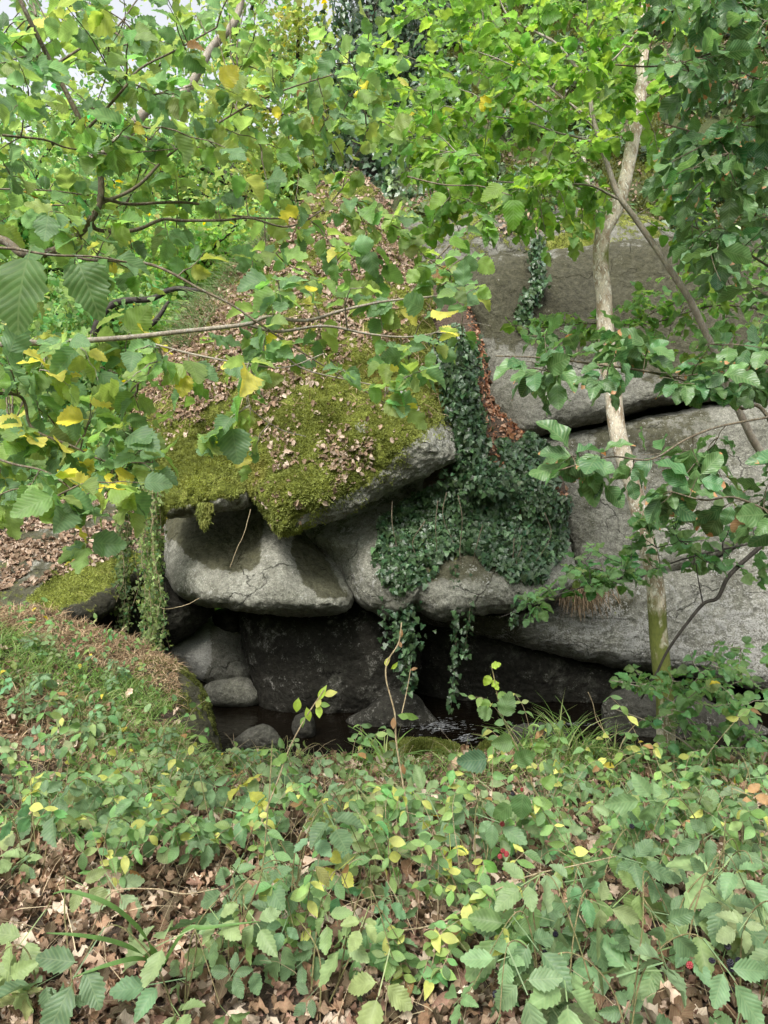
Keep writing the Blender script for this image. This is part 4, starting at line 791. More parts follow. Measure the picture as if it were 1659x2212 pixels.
# ---- slim leaning tree with bright crown
t = empty('slim_tree', at(1700, 1120, 4.6), 'slim dark tree leaning left with a fan of bright green leaves at the top', 'tree'); gs = Geo(); gs2 = Geo(); g = Geo()
ND = [limb(gs, [(1670, 1010, 4.7), (1640, 975, 4.65), (1600, 900, 4.6), (1560, 800, 4.6), (1525, 720, 4.6), (1490, 650, 4.6), (1450, 585, 4.6), (1410, 525, 4.6), (1365, 462, 4.6), (1335, 420, 4.6), (1318, 370, 4.6), (1300, 310, 4.6), (1283, 260, 4.6), (1275, 215, 4.6), (1274, 180, 4.6)], .026, .013, 10, .012)]
for pts, r0, r1 in (([(1274, 182, 4.6), (1230, 125, 4.7), (1195, 90, 4.8), (1130, 55, 4.9), (1095, 30, 5.), (1075, -10, 5.)], .012, .005), ([(1274, 182, 4.6), (1300, 150, 4.6), (1340, 115, 4.6), (1390, 50, 4.6), (1400, -20, 4.6)], .009, .005), ([(1284, 260, 4.6), (1220, 215, 4.7), (1170, 175, 4.8), (1100, 140, 4.9), (1000, 100, 5.)], .008, .003),
                  ([(1284, 275, 4.6), (1210, 205, 4.5), (1150, 160, 4.4)], .006, .003), ([(1300, 315, 4.6), (1260, 298, 4.6), (1200, 285, 4.65), (1130, 260, 4.7), (1050, 250, 4.9), (960, 230, 5.)], .008, .003), ([(1335, 430, 4.6), (1275, 402, 4.5), (1180, 398, 4.5), (1080, 392, 4.6), (1000, 380, 4.7)], .008, .003),
                  ([(1330, 425, 4.6), (1290, 412, 4.7), (1230, 415, 4.8), (1120, 410, 5.)], .007, .003), ([(1180, 240, 5.), (1100, 190, 5.2), (1050, 165, 5.3), (980, 120, 5.4)], .006, .003)): ND.append(limb(gs, pts, r0, r1, 6))
SN = ('trunk', M_barkg); nodes = np.vstack([ND[0][50:]]+ND[1:])
def brcol(p): return cols(len(p), (.17, .30, .065), .16, yellow=.004, alt=(.12, .235, .06), altp=.3)
for poly, d0, d1, n in [([(840, -60), (1400, -60), (1390, 200), (1300, 330), (1150, 430), (960, 430), (800, 330), (790, 150)], 4.0, 6.2, 290), ([(1000, 380), (1330, 380), (1330, 430), (1180, 440), (1050, 470)], 4.2, 5., 16), ([(1290, 40), (1480, -40), (1480, 260), (1400, 330), (1300, 300)], 4.2, 4.7, 16), ([(860, 400), (1290, 420), (1280, 520), (1180, 560), (900, 520)], 4.3, 5.4, 34), ([(1380, 300), (1560, 420), (1600, 620), (1480, 600)], 4.2, 5.0, 22)]:
    nodes = sprays(g, gs2, nodes, volume(poly, d0, d1, n, rg), rg, HAZEL, .08, brcol, nl=9, tilt=.38, sag=.05)
gs2.n or 0; [gs.add(v_, f_-k_, c_, u_) for v_, f_, c_, u_, k_ in gs2.parts()]; gs.build(SN[0], SN[1], t); g.build('crown', M_leaf, t)
t = empty('hazel_branch', at(1120, 440, 2.4), 'bright single leaf cluster dangling in front of the pale outcrop', 'branch'); gs = Geo(); g = Geo()
limb(gs, [(880, 380, 2.6), (960, 400, 2.5), (1040, 405, 2.4), (1110, 425, 2.3)], .003, .0015); gs.build('stem', M_bark, t)
scatter(g, HAZEL[:1], at(np.array([1108, 1100, 1085, 975, 970, 960]), np.array([432, 405, 403, 380, 520, 420]), np.array([2.3, 2.3, 2.35, 2.5, 2.5, 2.6])), np.array([[0.05, 0, -1.], [1, 0, .1], [-1, 0, -.5], [.2, 0, -.8], [.9, 0, -.2], [-.6, 0, -.5]]), np.array([[0, -1., .2], [0, -.4, .9], [0, -.9, .4], [0, -1., .2], [0, -.8, .5], [0, -.8, .4]]), np.array([.09, .06, .08, .06, .07, .07]), cols(6, (.16, .28, .035), .1)); g.build('foliage', M_leaf, t)

# ---- beech at right
def becol(p): return cols(len(p), (.06, .15, .05), .18, brown=.003, bcol=(.36, .2, .1), alt=(.09, .19, .06), altp=.4)
t = empty('beech_tree', (at(1800, 700, 3.4)[0], 3.4, 0.), 'beech reaching in from the right edge, dark glossy leaves with browned tips', 'tree'); gs = Geo(); gs2 = Geo(); g = Geo(); ND = []
for pts, r0, r1 in (([(1760, 60, 3.2), (1659, 55, 3.2), (1600, 25, 3.2), (1520, 0, 3.2), (1460, -30, 3.2)], .014, .007), ([(1780, 1180, 3.4), (1659, 900, 3.4), (1600, 880, 3.4), (1560, 850, 3.4), (1430, 810, 3.3), (1300, 790, 3.2), (1180, 775, 3.2), (1070, 770, 3.2)], .010, .003), ([(1760, 730, 3.4), (1650, 790, 3.4), (1560, 805, 3.3), (1450, 815, 3.3)], .006, .003),
                  ([(1760, 880, 3.), (1659, 900, 3.), (1560, 920, 2.9), (1480, 950, 2.8), (1400, 990, 2.7), (1310, 985, 2.7), (1190, 1020, 2.7)], .006, .0025), ([(1760, 1150, 2.9), (1600, 1080, 2.8), (1520, 1080, 2.7), (1450, 1060, 2.7)], .006, .0025),
                  ([(1760, 120, 3.3), (1640, 95, 3.3), (1560, 110, 3.3), (1430, 145, 3.3), (1330, 140, 3.3)], .007, .003), ([(1760, 420, 3.3), (1640, 350, 3.3), (1540, 300, 3.3), (1430, 270, 3.4)], .007, .003), ([(1760, 640, 3.5), (1640, 560, 3.5), (1560, 520, 3.5), (1480, 480, 3.6)], .007, .003)): ND.append(limb(gs, pts, r0, r1, 6))
SN = ('branch', M_bark); nodes = np.vstack([q_[4:] for q_ in ND])
for poly, d0, d1, n in [([(1400, -60), (1740, -60), (1740, 260), (1560, 200), (1420, 180)], 2.8, 3.9, 66), ([(1480, 200), (1740, 200), (1740, 700), (1560, 640), (1440, 560), (1400, 400)], 2.9, 4.2, 80), ([(1060, 740), (1250, 700), (1500, 720), (1740, 700), (1740, 900), (1500, 850), (1300, 870), (1150, 860)], 2.9, 3.6, 50), ([(1180, 980), (1500, 960), (1740, 900), (1740, 1180), (1560, 1150), (1400, 1100), (1250, 1040)], 2.6, 3.1, 32)]:
    nodes = sprays(g, gs2, nodes, volume(poly, d0, d1, n, rg), rg, BEECH, .098, becol, nl=6, tilt=.5, rounds=3, sag=.03)
gs2.n or 0; [gs.add(v_, f_-k_, c_, u_) for v_, f_, c_, u_, k_ in gs2.parts()]; gs.build(SN[0], SN[1], t); g.build('foliage', M_beech, t)
# finer green sprays behind the trunk
t = empty('hornbeam_branch', at(1500, 700, 5.2), 'layer of fresh green small leaves between the pale trunk and the slim tree', 'branch'); gs = Geo(); gs2 = Geo(); g = Geo()
q1 = limb(gs, [(1800, 700, 5.5), (1560, 660, 5.4), (1400, 700, 5.3), (1250, 700, 5.2), (1120, 715, 5.2)], .008, .003, 6); q2 = limb(gs, [(1800, 560, 5.5), (1640, 620, 5.4), (1500, 640, 5.3), (1380, 690, 5.3)], .007, .003, 6); gs.build('stem', M_barkg, t)
sprays(g, gs2, np.vstack([q1, q2]), volume([(1090, 690), (1300, 650), (1500, 560), (1740, 520), (1740, 780), (1500, 790), (1300, 770), (1150, 760)], 4.9, 5.9, 125, rg), rg, HAZEL, .066, lambda p: cols(len(p), (.12, .235, .06), .18), nl=8, tilt=.4, rounds=3, sag=.03)
gs2.n or 0; [gs.add(v_, f_-k_, c_, u_) for v_, f_, c_, u_, k_ in gs2.parts()]; gs.build(SN[0], SN[1], t); g.build('foliage', M_leaf, t)
t = empty('dark_branch', at(1640, 1190, 4.7), 'thin dark branch slanting down across the trunk from the right edge', 'branch'); gs = Geo(); gs2 = Geo(); g = Geo()
q1 = limb(gs, [(1700, 1120, 4.7), (1640, 1180, 4.7), (1575, 1240, 4.7), (1550, 1290, 4.68), (1520, 1303, 4.68), (1480, 1350, 4.66), (1440, 1410, 4.66), (1415, 1460, 4.66), (1385, 1510, 4.66)], .017, .006, 7); q2 = limb(gs, [(1518, 1303, 4.68), (1510, 1260, 4.7), (1505, 1215, 4.7)], .005, .003, 5)
q3 = limb(gs, [(1740, 1150, 4.8), (1500, 1200, 4.8), (1380, 1240, 4.8), (1240, 1275, 4.8), (1160, 1300, 4.8), (1080, 1335, 4.9)], .007, .002, 5)
SN = ('stem', M_bdark); n1 = sprays(g, gs2, q3, volume([(1080, 1310), (1240, 1190), (1420, 1090), (1740, 1080), (1740, 1250), (1400, 1260), (1250, 1300), (1110, 1345)], 4.5, 5.2, 90, rg), rg, HAZEL, .066, lambda p: cols(len(p), (.10, .20, .075), .18), nl=7, tilt=.35, rounds=3, sag=.02)
gs2.n or 0; [gs.add(v_, f_-k_, c_, u_) for v_, f_, c_, u_, k_ in gs2.parts()]; gs.build(SN[0], SN[1], t); g.build('foliage', M_leaf, t)
t = empty('hazel_shrub', (at(1560, 1700, 4.6)[0], 4.6, float(gz(at(1560, 1700, 4.6)[0], 4.6))), 'low shrub of small round leaves around the trunk foot at lower right', 'shrub'); gs = Geo(); gs2 = Geo(); g = Geo(); ND = []
for pts in ([(1560, 1740, 4.6), (1540, 1640, 4.6), (1480, 1540, 4.5), (1400, 1490, 4.5), (1320, 1470, 4.5)], [(1580, 1740, 4.6), (1600, 1620, 4.6), (1580, 1500, 4.6), (1540, 1430, 4.6)], [(1600, 1740, 4.6), (1650, 1640, 4.5), (1680, 1560, 4.5), (1690, 1480, 4.5)], [(1600, 1740, 4.6), (1500, 1620, 4.4), (1400, 1560, 4.4), (1320, 1530, 4.4)]): ND.append(limb(gs, pts, .008, .003, 5))
SN = ('stem', M_barkg); sprays(g, gs2, np.vstack(ND), volume([(1290, 1450), (1460, 1400), (1740, 1350), (1740, 1760), (1480, 1740), (1400, 1560)], 4.1, 5.0, 135, rg), rg, HAZEL, .056, lambda p: cols(len(p), (.11, .215, .075), .18, yellow=.01), nl=8, tilt=.45, rounds=4, sag=.03)
gs2.n or 0; [gs.add(v_, f_-k_, c_, u_) for v_, f_, c_, u_, k_ in gs2.parts()]; gs.build(SN[0], SN[1], t); g.build('foliage', M_leaf, t)

# ------------------------------------------------------------------ far trees
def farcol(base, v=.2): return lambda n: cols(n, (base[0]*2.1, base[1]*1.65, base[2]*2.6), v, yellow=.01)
def fartree(name, label, u, d, ztop, rx, base, n, size, lean=0., group='trees beyond the boulders', trunk_r=.14, M=M_bdark, zlow=None, limbs=7):
    x = (u-CX)/FP*d; z0 = float(gz(x, d)); t = empty(name, (x, d, z0), label, 'tree', group); gs = Geo(); g = Geo()
    H = ztop-z0; tr = crom(np.array([(x, d, z0-.2), (x+lean*.3, d, z0+H*.35), (x+lean*.7, d+.2, z0+H*.65), (x+lean, d+.2, z0+H*.95)]), 20); V, F, uv = tubes(tr, np.linspace(trunk_r, trunk_r*.25, 20), 8); gs.add(V, F)
    zl = z0+H*.25 if zlow is None else zlow; tips = []
    for _ in range(limbs*3):
        i = rg.integers(6, 19); a = rg.uniform(0, 6.28); ln = rx*rg.uniform(.5, 1.); e = tr[i]+np.array([math.cos(a)*ln, math.sin(a)*ln*.8, ln*rg.uniform(-.15, .6)]); e[2] = max(e[2], zl)
        q_ = crom(np.array([tr[i], (tr[i]+e)/2+np.array([0, 0, .15*ln]), e]), 8); V, F, uv = tubes(q_, np.linspace(trunk_r*.4, .012, 8), 5); gs.add(V, F); tips += list(q_[3:])
    tips = np.array(tips); gs.build('trunk', M, t)
    cen = np.vstack([tips, np.stack([rg.normal(x+lean*.6, rx*.5, 60), rg.normal(d, rx*.45, 60), rg.uniform(zl, ztop, 60)], 1)]); k = rg.integers(0, len(cen), n)
    p = cen[k]+rg.normal(0, 1, (n, 3))*np.array([.42, .42, .2])*(.5+.25*rx/2); nn = norm(np.array([0, -.2, 1.])+rg.normal(0, .6, (n, 3))); dd = norm(rg.normal(0, 1, (n, 3))-np.array([0, 0, .2]))
    scatter(g, HAZELS if size < .13 else FARL, p, dd, nn, size*rg.uniform(.6, 1.3, n), farcol(base)(n), rg); g.build('crown', M_far, t); return t
for a_ in [('broadleaf_tree', 'bright green tree directly behind the upper left edge of the mossy boulder', 330, 12.5, 6.5, 2.2, (.10, .20, .04), 13000, .10, .6),
           ('broadleaf_tree', 'dark limbed tree low behind the level hazel branch at left', 180, 11.5, 5.0, 2.0, (.09, .18, .045), 11000, .10, .3),
           ('broadleaf_tree', 'leafy tree at far left filling the valley edge', 20, 13., 7.5, 2.6, (.09, .19, .04), 14000, .11, 0.),
           ('broadleaf_tree', 'taller tree with open crown against the white sky at upper left', 230, 17., 12.5, 3.2, (.085, .17, .04), 8000, .13, .5),
           ('broadleaf_tree', 'tree behind the top of the hazel right of the sky gaps', 500, 16., 13., 3.2, (.09, .18, .04), 11000, .13, 0.),
           ('broadleaf_tree', 'yellowish green tree above the leafy crest of the mossy boulder', 640, 14.5, 11.5, 2.3, (.12, .19, .04), 12000, .11, 0.),
           ('broadleaf_tree', 'green tree in the valley beyond the left slab', -60, 18., 8., 3.6, (.10, .20, .04), 14000, .14, 0.),
           ('broadleaf_tree', 'distant tree low in the valley gap at left', 300, 21., 8., 3.6, (.12, .23, .05), 12000, .16, 0.)]: fartree(*a_)
# ivy clad dark tree, top centre
x, d = (790-CX)/FP*13., 13.; z0 = float(gz(x, d)); t = empty('ivy_clad_tree', (x, d, z0), 'dark trunk smothered in ivy at the top centre', 'tree'); gs = Geo(); g = Geo()
tr = crom(np.array([(x-.1, d, z0-.3), (x, d, z0+2.5), (x+.25, d, z0+5), (x+.3, d, z0+9)]), 30); V, F, uv = tubes(tr, np.linspace(.28, .2, 30), 10); gs.add(V, F); gs.build('trunk', M_bdark, t)
n = 9000; k = rg.integers(2, 30, n); a = rg.uniform(0, 6.28, n); r_ = np.abs(rg.normal(.55, .25, n)); p = tr[k]+np.stack([np.cos(a)*r_, np.sin(a)*r_, rg.normal(0, .25, n)], 1)
scatter(g, IVY, p, norm(np.array([0, 0, -.8])+rg.normal(0, .5, (n, 3))), norm(np.stack([np.cos(a), np.sin(a), a*0+.4], 1)+rg.normal(0, .4, (n, 3))), .10*rg.uniform(.6, 1.3, n), cols(n, (.025, .06, .03), .3), rg); g.build('ivy_foliage', M_ivy, t)
# ivy and ferns over the steep hill, behind the canopy (one uncountable cover)
n = 42000; x = rg.uniform(-1.4, 8.5, n); y = rg.uniform(9.8, 16.5, n); z = gz(x, y); p = np.stack([x, y, z], 1); k = fbm(p*.9, 3, 81)+.35*(x < 1.5) > 0.; p = p[k]; nn = len(p)
g = Geo(); scatter(g, IVY, p+rg.uniform(.02, .22, (nn, 1))*np.array([0, -.8, .5]), norm(np.array([0, -.4, -.7])+rg.normal(0, .5, (nn, 3))), norm(np.array([0, -.8, .5])+rg.normal(0, .4, (nn, 3))), .10*rg.uniform(.6, 1.3, nn), cols(nn, (.035, .08, .03), .3, alt=(.09, .15, .04), altp=.25), rg)
tag(g.build('ground_cover', M_ivy), 'ivy and low herbs creeping over the steep hillside above the cliff', 'ground cover', kind='stuff')
n = 90000; x = rg.uniform(.5, 8.5, n); y = rg.uniform(9.8, 14.5, n); z = gz(x, y); p = np.stack([x, y, z], 1); k = fbm(p*1.1, 3, 83) > -.12; p = p[k]
g = Geo(); V, F = blades(p, np.tile([0., -.8, .5], (len(p), 1)), .045, .016, rg, .6); g.add(V, F, mosscol(p, rg, .5)); tag(g.build('hill_moss', M_moss, None, False), 'moss cushions on the steep hillside right of the pale trunk', 'moss', kind='stuff')
p, nr = sample('P', 5000, rg); u, v = proj(p); k = (v < 470) & (fbm(p*2.2, 3, 84) > -.05); p, nr = p[k], nr[k]; nn = len(p)
g = Geo(); scatter(g, HAZELS+OVAL, p+rg.uniform(0, .2, (nn, 1))*np.array([0, -.4, .9]), norm(rg.normal(0, 1, (nn, 3))+np.array([0, -.5, -.3])), norm(np.array([0, -.6, .7])+rg.normal(0, .4, (nn, 3))), .075*rg.uniform(.6, 1.3, nn), cols(nn, (.09, .16, .05), .25), rg)
tag(g.build('undergrowth', M_bram), 'small herbs and seedlings on the ledge above the pale outcrop', 'undergrowth', kind='stuff')
# far wood: one mass
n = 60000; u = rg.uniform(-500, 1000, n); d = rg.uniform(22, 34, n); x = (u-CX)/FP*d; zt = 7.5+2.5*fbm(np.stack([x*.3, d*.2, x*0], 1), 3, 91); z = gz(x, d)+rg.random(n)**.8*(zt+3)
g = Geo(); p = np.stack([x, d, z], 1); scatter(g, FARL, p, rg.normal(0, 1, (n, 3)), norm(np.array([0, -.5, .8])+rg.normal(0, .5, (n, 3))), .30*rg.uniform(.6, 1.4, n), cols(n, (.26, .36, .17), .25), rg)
tag(g.build('woodland', M_far), 'pale green wood filling the far valley behind the left trees', 'woodland', kind='stuff')
n = 26000; a = rg.uniform(R(75), R(285), n); d = rg.uniform(11, 20, n); x = np.sin(a)*d; y = np.cos(a)*d; z = gz(x, y)+rg.random(n)*6.5
g = Geo(); scatter(g, FARL, np.stack([x, y, z], 1), rg.normal(0, 1, (n, 3)), rg.normal(0, 1, (n, 3)), .42*rg.uniform(.6, 1.4, n), cols(n, (.08, .15, .05), .25), rg)
tag(g.build('woodland', M_far), 'surrounding wood on the near side of the stream', 'woodland', kind='stuff')
# undergrowth on left valley slope
n = 14000; x = rg.uniform(-9, -2.2, n); y = rg.uniform(9, 15, n); p = np.stack([x, y, gz(x, y)+rg.random(n)*.5], 1); k = fbm(p*np.array([.8, .8, 0]), 3, 95) > -.1; p = p[k]; nn = len(p)
g = Geo(); scatter(g, HAZELS, p, rg.normal(0, 1, (nn, 3)), norm(np.array([0, -.3, 1])+rg.normal(0, .5, (nn, 3))), .09*rg.uniform(.6, 1.3, nn), cols(nn, (.13, .24, .07), .2), rg)
tag(g.build('undergrowth', M_far), 'low green undergrowth on the valley slope at left', 'undergrowth', kind='stuff')
# limbs seen behind the left hazel
for k_, (pts, r0, r1, lb) in enumerate([([(190, 360, 6.5), (270, 290, 6.5), (320, 240, 6.5), (400, 200, 6.6), (450, 110, 6.6), (500, 60, 6.6), (520, -40, 6.6)], .05, .03, 'pale grey limb rising diagonally behind the hazel leaves'),
                                      ([(200, 720, 10.), (240, 660, 10.), (330, 640, 10.), (410, 626, 10.), (480, 640, 10.)], .06, .02, 'dark bare limb behind the left shoulder of the mossy boulder'),
                                      ([(300, 715, 9.6), (340, 690, 9.6), (370, 655, 9.6)], .05, .02, 'short mossy broken limb leaning on the boulder shoulder')]):
    g = Geo(); limb(g, pts, r0, r1, 9, .05); tag(center_origin(g.build('bare_limb', M_barkg if k_ == 0 else M_bdark)), lb, 'limb')

# ------------------------------------------------------------------ near bank plants
rg = np.random.default_rng(55); rng = rg
def place(u, v):       # ground point seen at photo pixel u, v on the near bank
    d = np.linspace(1.3, 7, 600); p = at(u, v, d); below = p[:, 2] < gz(p[:, 0], p[:, 1]); k = int(np.argmax(below)) if below.any() else 300
    return np.array([p[k, 0], d[k], float(gz(p[k, 0], d[k]))])
def berry_mesh(name, mat):
    g = Geo(); r = np.random.default_rng(3)
    for i in range(34):
        y = 1-2*(i+.5)/34; a = i*2.399; rr_ = math.sqrt(1-y*y); c = np.array([rr_*math.cos(a)*.0065, rr_*math.sin(a)*.0065, y*.008]); 
        th = np.linspace(.15, math.pi-.15, 4); ph = np.linspace(0, 2*math.pi, 6, endpoint=False); V = c+.0026*np.stack([np.outer(np.sin(th), np.cos(ph)), np.outer(np.sin(th), np.sin(ph)), np.outer(np.cos(th), np.ones(6))], -1).reshape(-1, 3)
        F = [(a_*6+b, a_*6+(b+1) % 6, (a_+1)*6+(b+1) % 6, (a_+1)*6+b) for a_ in range(3) for b in range(6)]; g.add(V, F)
    o = g.build(name, mat); return o
b0 = berry_mesh('blackberry', M_berry); b1 = berry_mesh('red_blackberry', M_berryr); bm0, bm1 = b0.data, b1.data
bpy.data.objects.remove(b0); bpy.data.objects.remove(b1)
def bramble(u, v, h, reach, ncan, nleaf, size, label, col_=(.18, .275, .125), berries=(), dirs=None, yellow=.006):
    dens = 1. if v < 1850 else .62; ncan = max(min(ncan, 2), round(ncan*(1. if v < 1850 else .75))); h *= 1.0 if v < 1850 else 1.2; size *= 1.32; nleaf = max(3, round(nleaf*.74)); b = place(u, v); t = empty('bramble', b, label, 'bramble', 'brambles on the near bank'); gs = Geo(); g = Geo()
    for c in range(ncan):
        a = rg.uniform(0, 6.28) if dirs is None else R(dirs[c % len(dirs)])+rg.normal(0, .15); L_ = reach*rg.uniform(.6, 1.15); hh = h*rg.uniform(.6, 1.1); dr = np.array([math.cos(a), math.sin(a)*.75, 0])
        s0 = b+rg.normal(0, .03, 3)*np.array([1, 1, 0])
        q_ = crom(np.array([s0, s0+dr*L_*.2+[0, 0, hh*.7], s0+dr*L_*.6+[0, 0, hh], s0+dr*L_+[0, 0, hh*.55]])+rg.normal(0, .015, (4, 3)), 24); V, F, uv = tubes(q_, np.linspace(.0032, .0014, 24), 5); gs.add(V, F)
        n = max(3, int(nleaf*rg.uniform(.8, 1.2))); i = np.clip(np.linspace(4, 23, n)+rg.normal(0, .6, n), 2, 23).astype(int); T = norm(np.gradient(q_, axis=0))[i]
        sg = np.where(np.arange(n) % 2, 1., -1.)[:, None]; sd = norm(np.cross(T, [0, 0, 1.]))*sg
        d_ = norm(sd*.8+T*.3+rg.normal(0, .3, (n, 3))+np.array([0, -.35, -.55])); N_ = norm(np.array([0, -.7, .7])+rg.normal(0, .33, (n, 3)))
        sz = size*np.clip(rg.normal(1, .22, n), .55, 1.5); scatter(g, BRAM, q_[i]+d_*sz[:, None]*.7, d_, N_, sz, cols(n, col_, .16, yellow=yellow, ycol=(.42, .42, .08), brown=.003, bcol=(.32, .18, .08), alt=(.11, .19, .095), altp=.35), rg)
    gs.build('cane', M_stem, t); g.build('leaves', M_bram, t)
    for k, (bu, bv, bd, red) in enumerate(berries):
        o = bpy.data.objects.new('blackberry' if not red else 'unripe_berry', bm1 if red else bm0); C.objects.link(o); o.parent = t; w_ = at(bu, bv, bd)-b; o.location = Vector([float(x) for x in w_]); o.rotation_euler = (rg.uniform(0, 3), rg.uniform(0, 3), 0); s_ = rg.uniform(.9, 1.2); o.scale = (s_, s_, s_)
    return t
BR = [ (110, 1420, .22, .22, 6, 6, .045, 'small bramble high on the left bank beneath the leafy slab'), (250, 1480, .2, .2, 5, 5, .04, 'small bramble at the crest of the left bank beside the creeper curtains'), (40, 1560, .3, .3, 6, 6, .05, 'bramble on the grassy left bank at the picture edge'),
 (190, 1600, .26, .26, 6, 6, .05, 'bramble on the left bank below the bracken litter'), (330, 1640, .2, .24, 5, 5, .045, 'bramble sprig against the side of the rounded mossy mound'),
 # u, v(ground), h, reach, canes, leaves per cane, leaflet size, label
 (60, 1900, .42, .40, 6, 6, .078, 'big leaved bramble at the left edge above the bare litter'), (190, 1800, .36, .42, 6, 6, .075, 'dense dark bramble in the left undergrowth below the mossy mound'),
 (330, 1790, .32, .40, 5, 6, .07, 'bramble between the left undergrowth and the pool stone'), (60, 1730, .34, .4, 6, 6, .06, 'bramble climbing the grassy left bank'),
 (300, 1900, .34, .36, 5, 5, .075, 'bramble with upright paired leaflets left of the red cane'), (470, 1860, .34, .40, 5, 6, .072, 'bramble left of centre just behind the red prickly cane'),
 (560, 1760, .28, .42, 6, 6, .06, 'low bramble mat below the pool in the middle distance'), (730, 1800, .30, .42, 6, 6, .062, 'bramble mat beneath the tall dry honeysuckle stem'),
 (620, 2000, .36, .36, 5, 6, .075, 'bramble in the centre left foreground with broad pale leaflets'), (480, 2120, .32, .34, 5, 5, .075, 'foreground bramble beside the arching grass blades'),
 (690, 2180, .34, .32, 5, 5, .075, 'foreground bramble left of the bare patch of litter'), (400, 2230, .30, .3, 4, 5, .07, 'bramble at the bottom edge left of centre'), (130, 2200, .30, .28, 3, 4, .08, 'bramble shoot over the path edge in the bottom left corner'),
 (800, 1950, .30, .38, 5, 5, .066, 'bramble at the centre with yellowing honeysuckle mixed in'), (960, 1830, .32, .42, 6, 6, .062, 'bramble right of the tall dry stem near the mossy bank rock'),
 (1130, 1850, .36, .42, 6, 6, .066, 'bramble bearing black and red berries at centre right', [(1108, 1715, 3.0, 0), (1094, 1740, 3.0, 1), (1078, 1768, 2.9, 0), (1128, 1706, 3.0, 1), (1085, 1780, 2.9, 1), (1086, 1838, 2.6, 1), (1094, 1845, 2.6, 1), (1080, 1850, 2.6, 1)]),
 (1300, 1880, .38, .42, 6, 6, .072, 'tall bramble with hanging dark leaflets below the pale trunk', [(1365, 1785, 2.9, 0), (1362, 1750, 2.95, 0), (1480, 1865, 2.7, 0)]), (1480, 1880, .36, .42, 6, 6, .07, 'bramble right of the pale trunk foot'), (1600, 1860, .4, .4, 6, 6, .07, 'bramble at the right edge below the low shrub'),
 (1560, 2030, .42, .38, 6, 6, .085, 'broad dark leaved bramble on the right edge', ), (1260, 2060, .36, .38, 5, 6, .078, 'bramble right of the bare litter patch with two berry clusters', [(1175, 2040, 2.2, 0), (1177, 2058, 2.2, 0), (1200, 2018, 2.25, 0), (1070, 2148, 2.05, 0)]),
 (1450, 2160, .38, .36, 6, 6, .085, 'large leaved bramble over the lower right foreground', [(1538, 2075, 2., 0), (1572, 2045, 2.05, 0), (1577, 2080, 2., 0), (1580, 2092, 2., 0), (1595, 2075, 2.05, 0), (1557, 2115, 1.95, 0), (1578, 2137, 1.95, 0), (1490, 2085, 2., 1)]),
 (1180, 2230, .34, .34, 5, 5, .085, 'bramble with big round leaflets at the bottom right of centre'), (1360, 2290, .36, .36, 5, 5, .085, 'bright bramble leaves along the bottom edge at right'), (1620, 2250, .4, .34, 4, 5, .08, 'bramble filling the bottom right corner'),
 (1420, 1790, .3, .4, 6, 6, .055, 'small leaved bramble hugging the trunk foot'), (1180, 1740, .24, .4, 6, 6, .052, 'small leaved bramble behind the berries near the sedge'), (420, 1700, .26, .42, 7, 6, .052, 'fine bramble tangle at the foot of the mossy mound'),
 (640, 1690, .22, .4, 6, 6, .05, 'fine bramble tangle along the edge of the pool'), (860, 1720, .22, .42, 6, 6, .05, 'fine bramble tangle before the moss covered bank rock'), (1040, 1960, .3, .34, 4, 5, .065, 'thin bramble leaning over the bare litter patch'), (900, 2060, .18, .25, 1, 6, .06, 'sparse bramble shoot lying on the bare litter patch')]
for b_ in BR: bramble(*b_[:8], berries=b_[8] if len(b_) > 8 else ())
# long prickly cane
def cane(name, pts, r0, r1, label, cat, mat, leaves=None, prick=False, lt=OVAL, group=None):
    q0 = at(*pts[0]); t = empty(name, q0, label, cat, group); gs = Geo(); q_ = limb(gs, pts, r0, r1, 6, .006)
    if prick:
        n = 90; i = rg.integers(0, len(q_), n); V, F = blades(q_[i], norm(rg.normal(0, 1, (n, 3))), .006, .001, rg, .1); gs.add(V, F)
    gs.build('stem', mat, t)
    if leaves is not None and len(leaves):
        g = Geo(); lv = np.array(leaves, float); p = at(lv[:, 0], lv[:, 1], lv[:, 2]); a = np.radians(lv[:, 3]); n = len(lv)
        scatter(g, lt, p, np.stack([np.sin(a), -.15+0*a, np.cos(a)], 1), norm(np.array([0, -.9, .35])+rg.normal(0, .25, (n, 3))), lv[:, 4], np.concatenate([lv[:, 5:8], np.ones((n, 1))], 1)); g.build('leaves', M_leaf, t)
    return t
YG = (.30, .42, .06); PG = (.17, .29, .08); GG = (.10, .2, .055); YY = (.45, .45, .12); BRN = (.3, .16, .08)
cane('bramble_cane', [(520, 1995, 2.15), (545, 1940, 2.1), (565, 1880, 2.1), (575, 1780, 2.15), (583, 1690, 2.2), (588, 1600, 2.25)], .0030, .0018, 'reddish prickly cane standing upright left of centre', 'cane', M_stem, prick=True)
cane('honeysuckle_vine', [(890, 1850, 3.2), (880, 1760, 3.2), (868, 1680, 3.2), (855, 1600, 3.2), (852, 1540, 3.2), (835, 1470, 3.2), (838, 1430, 3.2), (862, 1390, 3.2), (868, 1345, 3.2)], .005, .003, 'tall twisting dry honeysuckle stem in the middle of the picture', 'stem', M_straw,
     [(834, 1440, 3.2, 10, .045, *YY), (845, 1445, 3.2, 50, .04, *YG), (875, 1540, 3.2, 120, .065, *PG), (860, 1545, 3.2, 100, .05, *PG), (868, 1360, 3.2, 190, .035, *BRN), (862, 1385, 3.2, 160, .03, *BRN), (870, 1650, 3.2, 175, .05, *BRN), (850, 1550, 3.2, 180, .05, *BRN), (884, 1700, 3.2, 150, .04, *YG), (872, 1750, 3.2, 200, .05, *GG)])
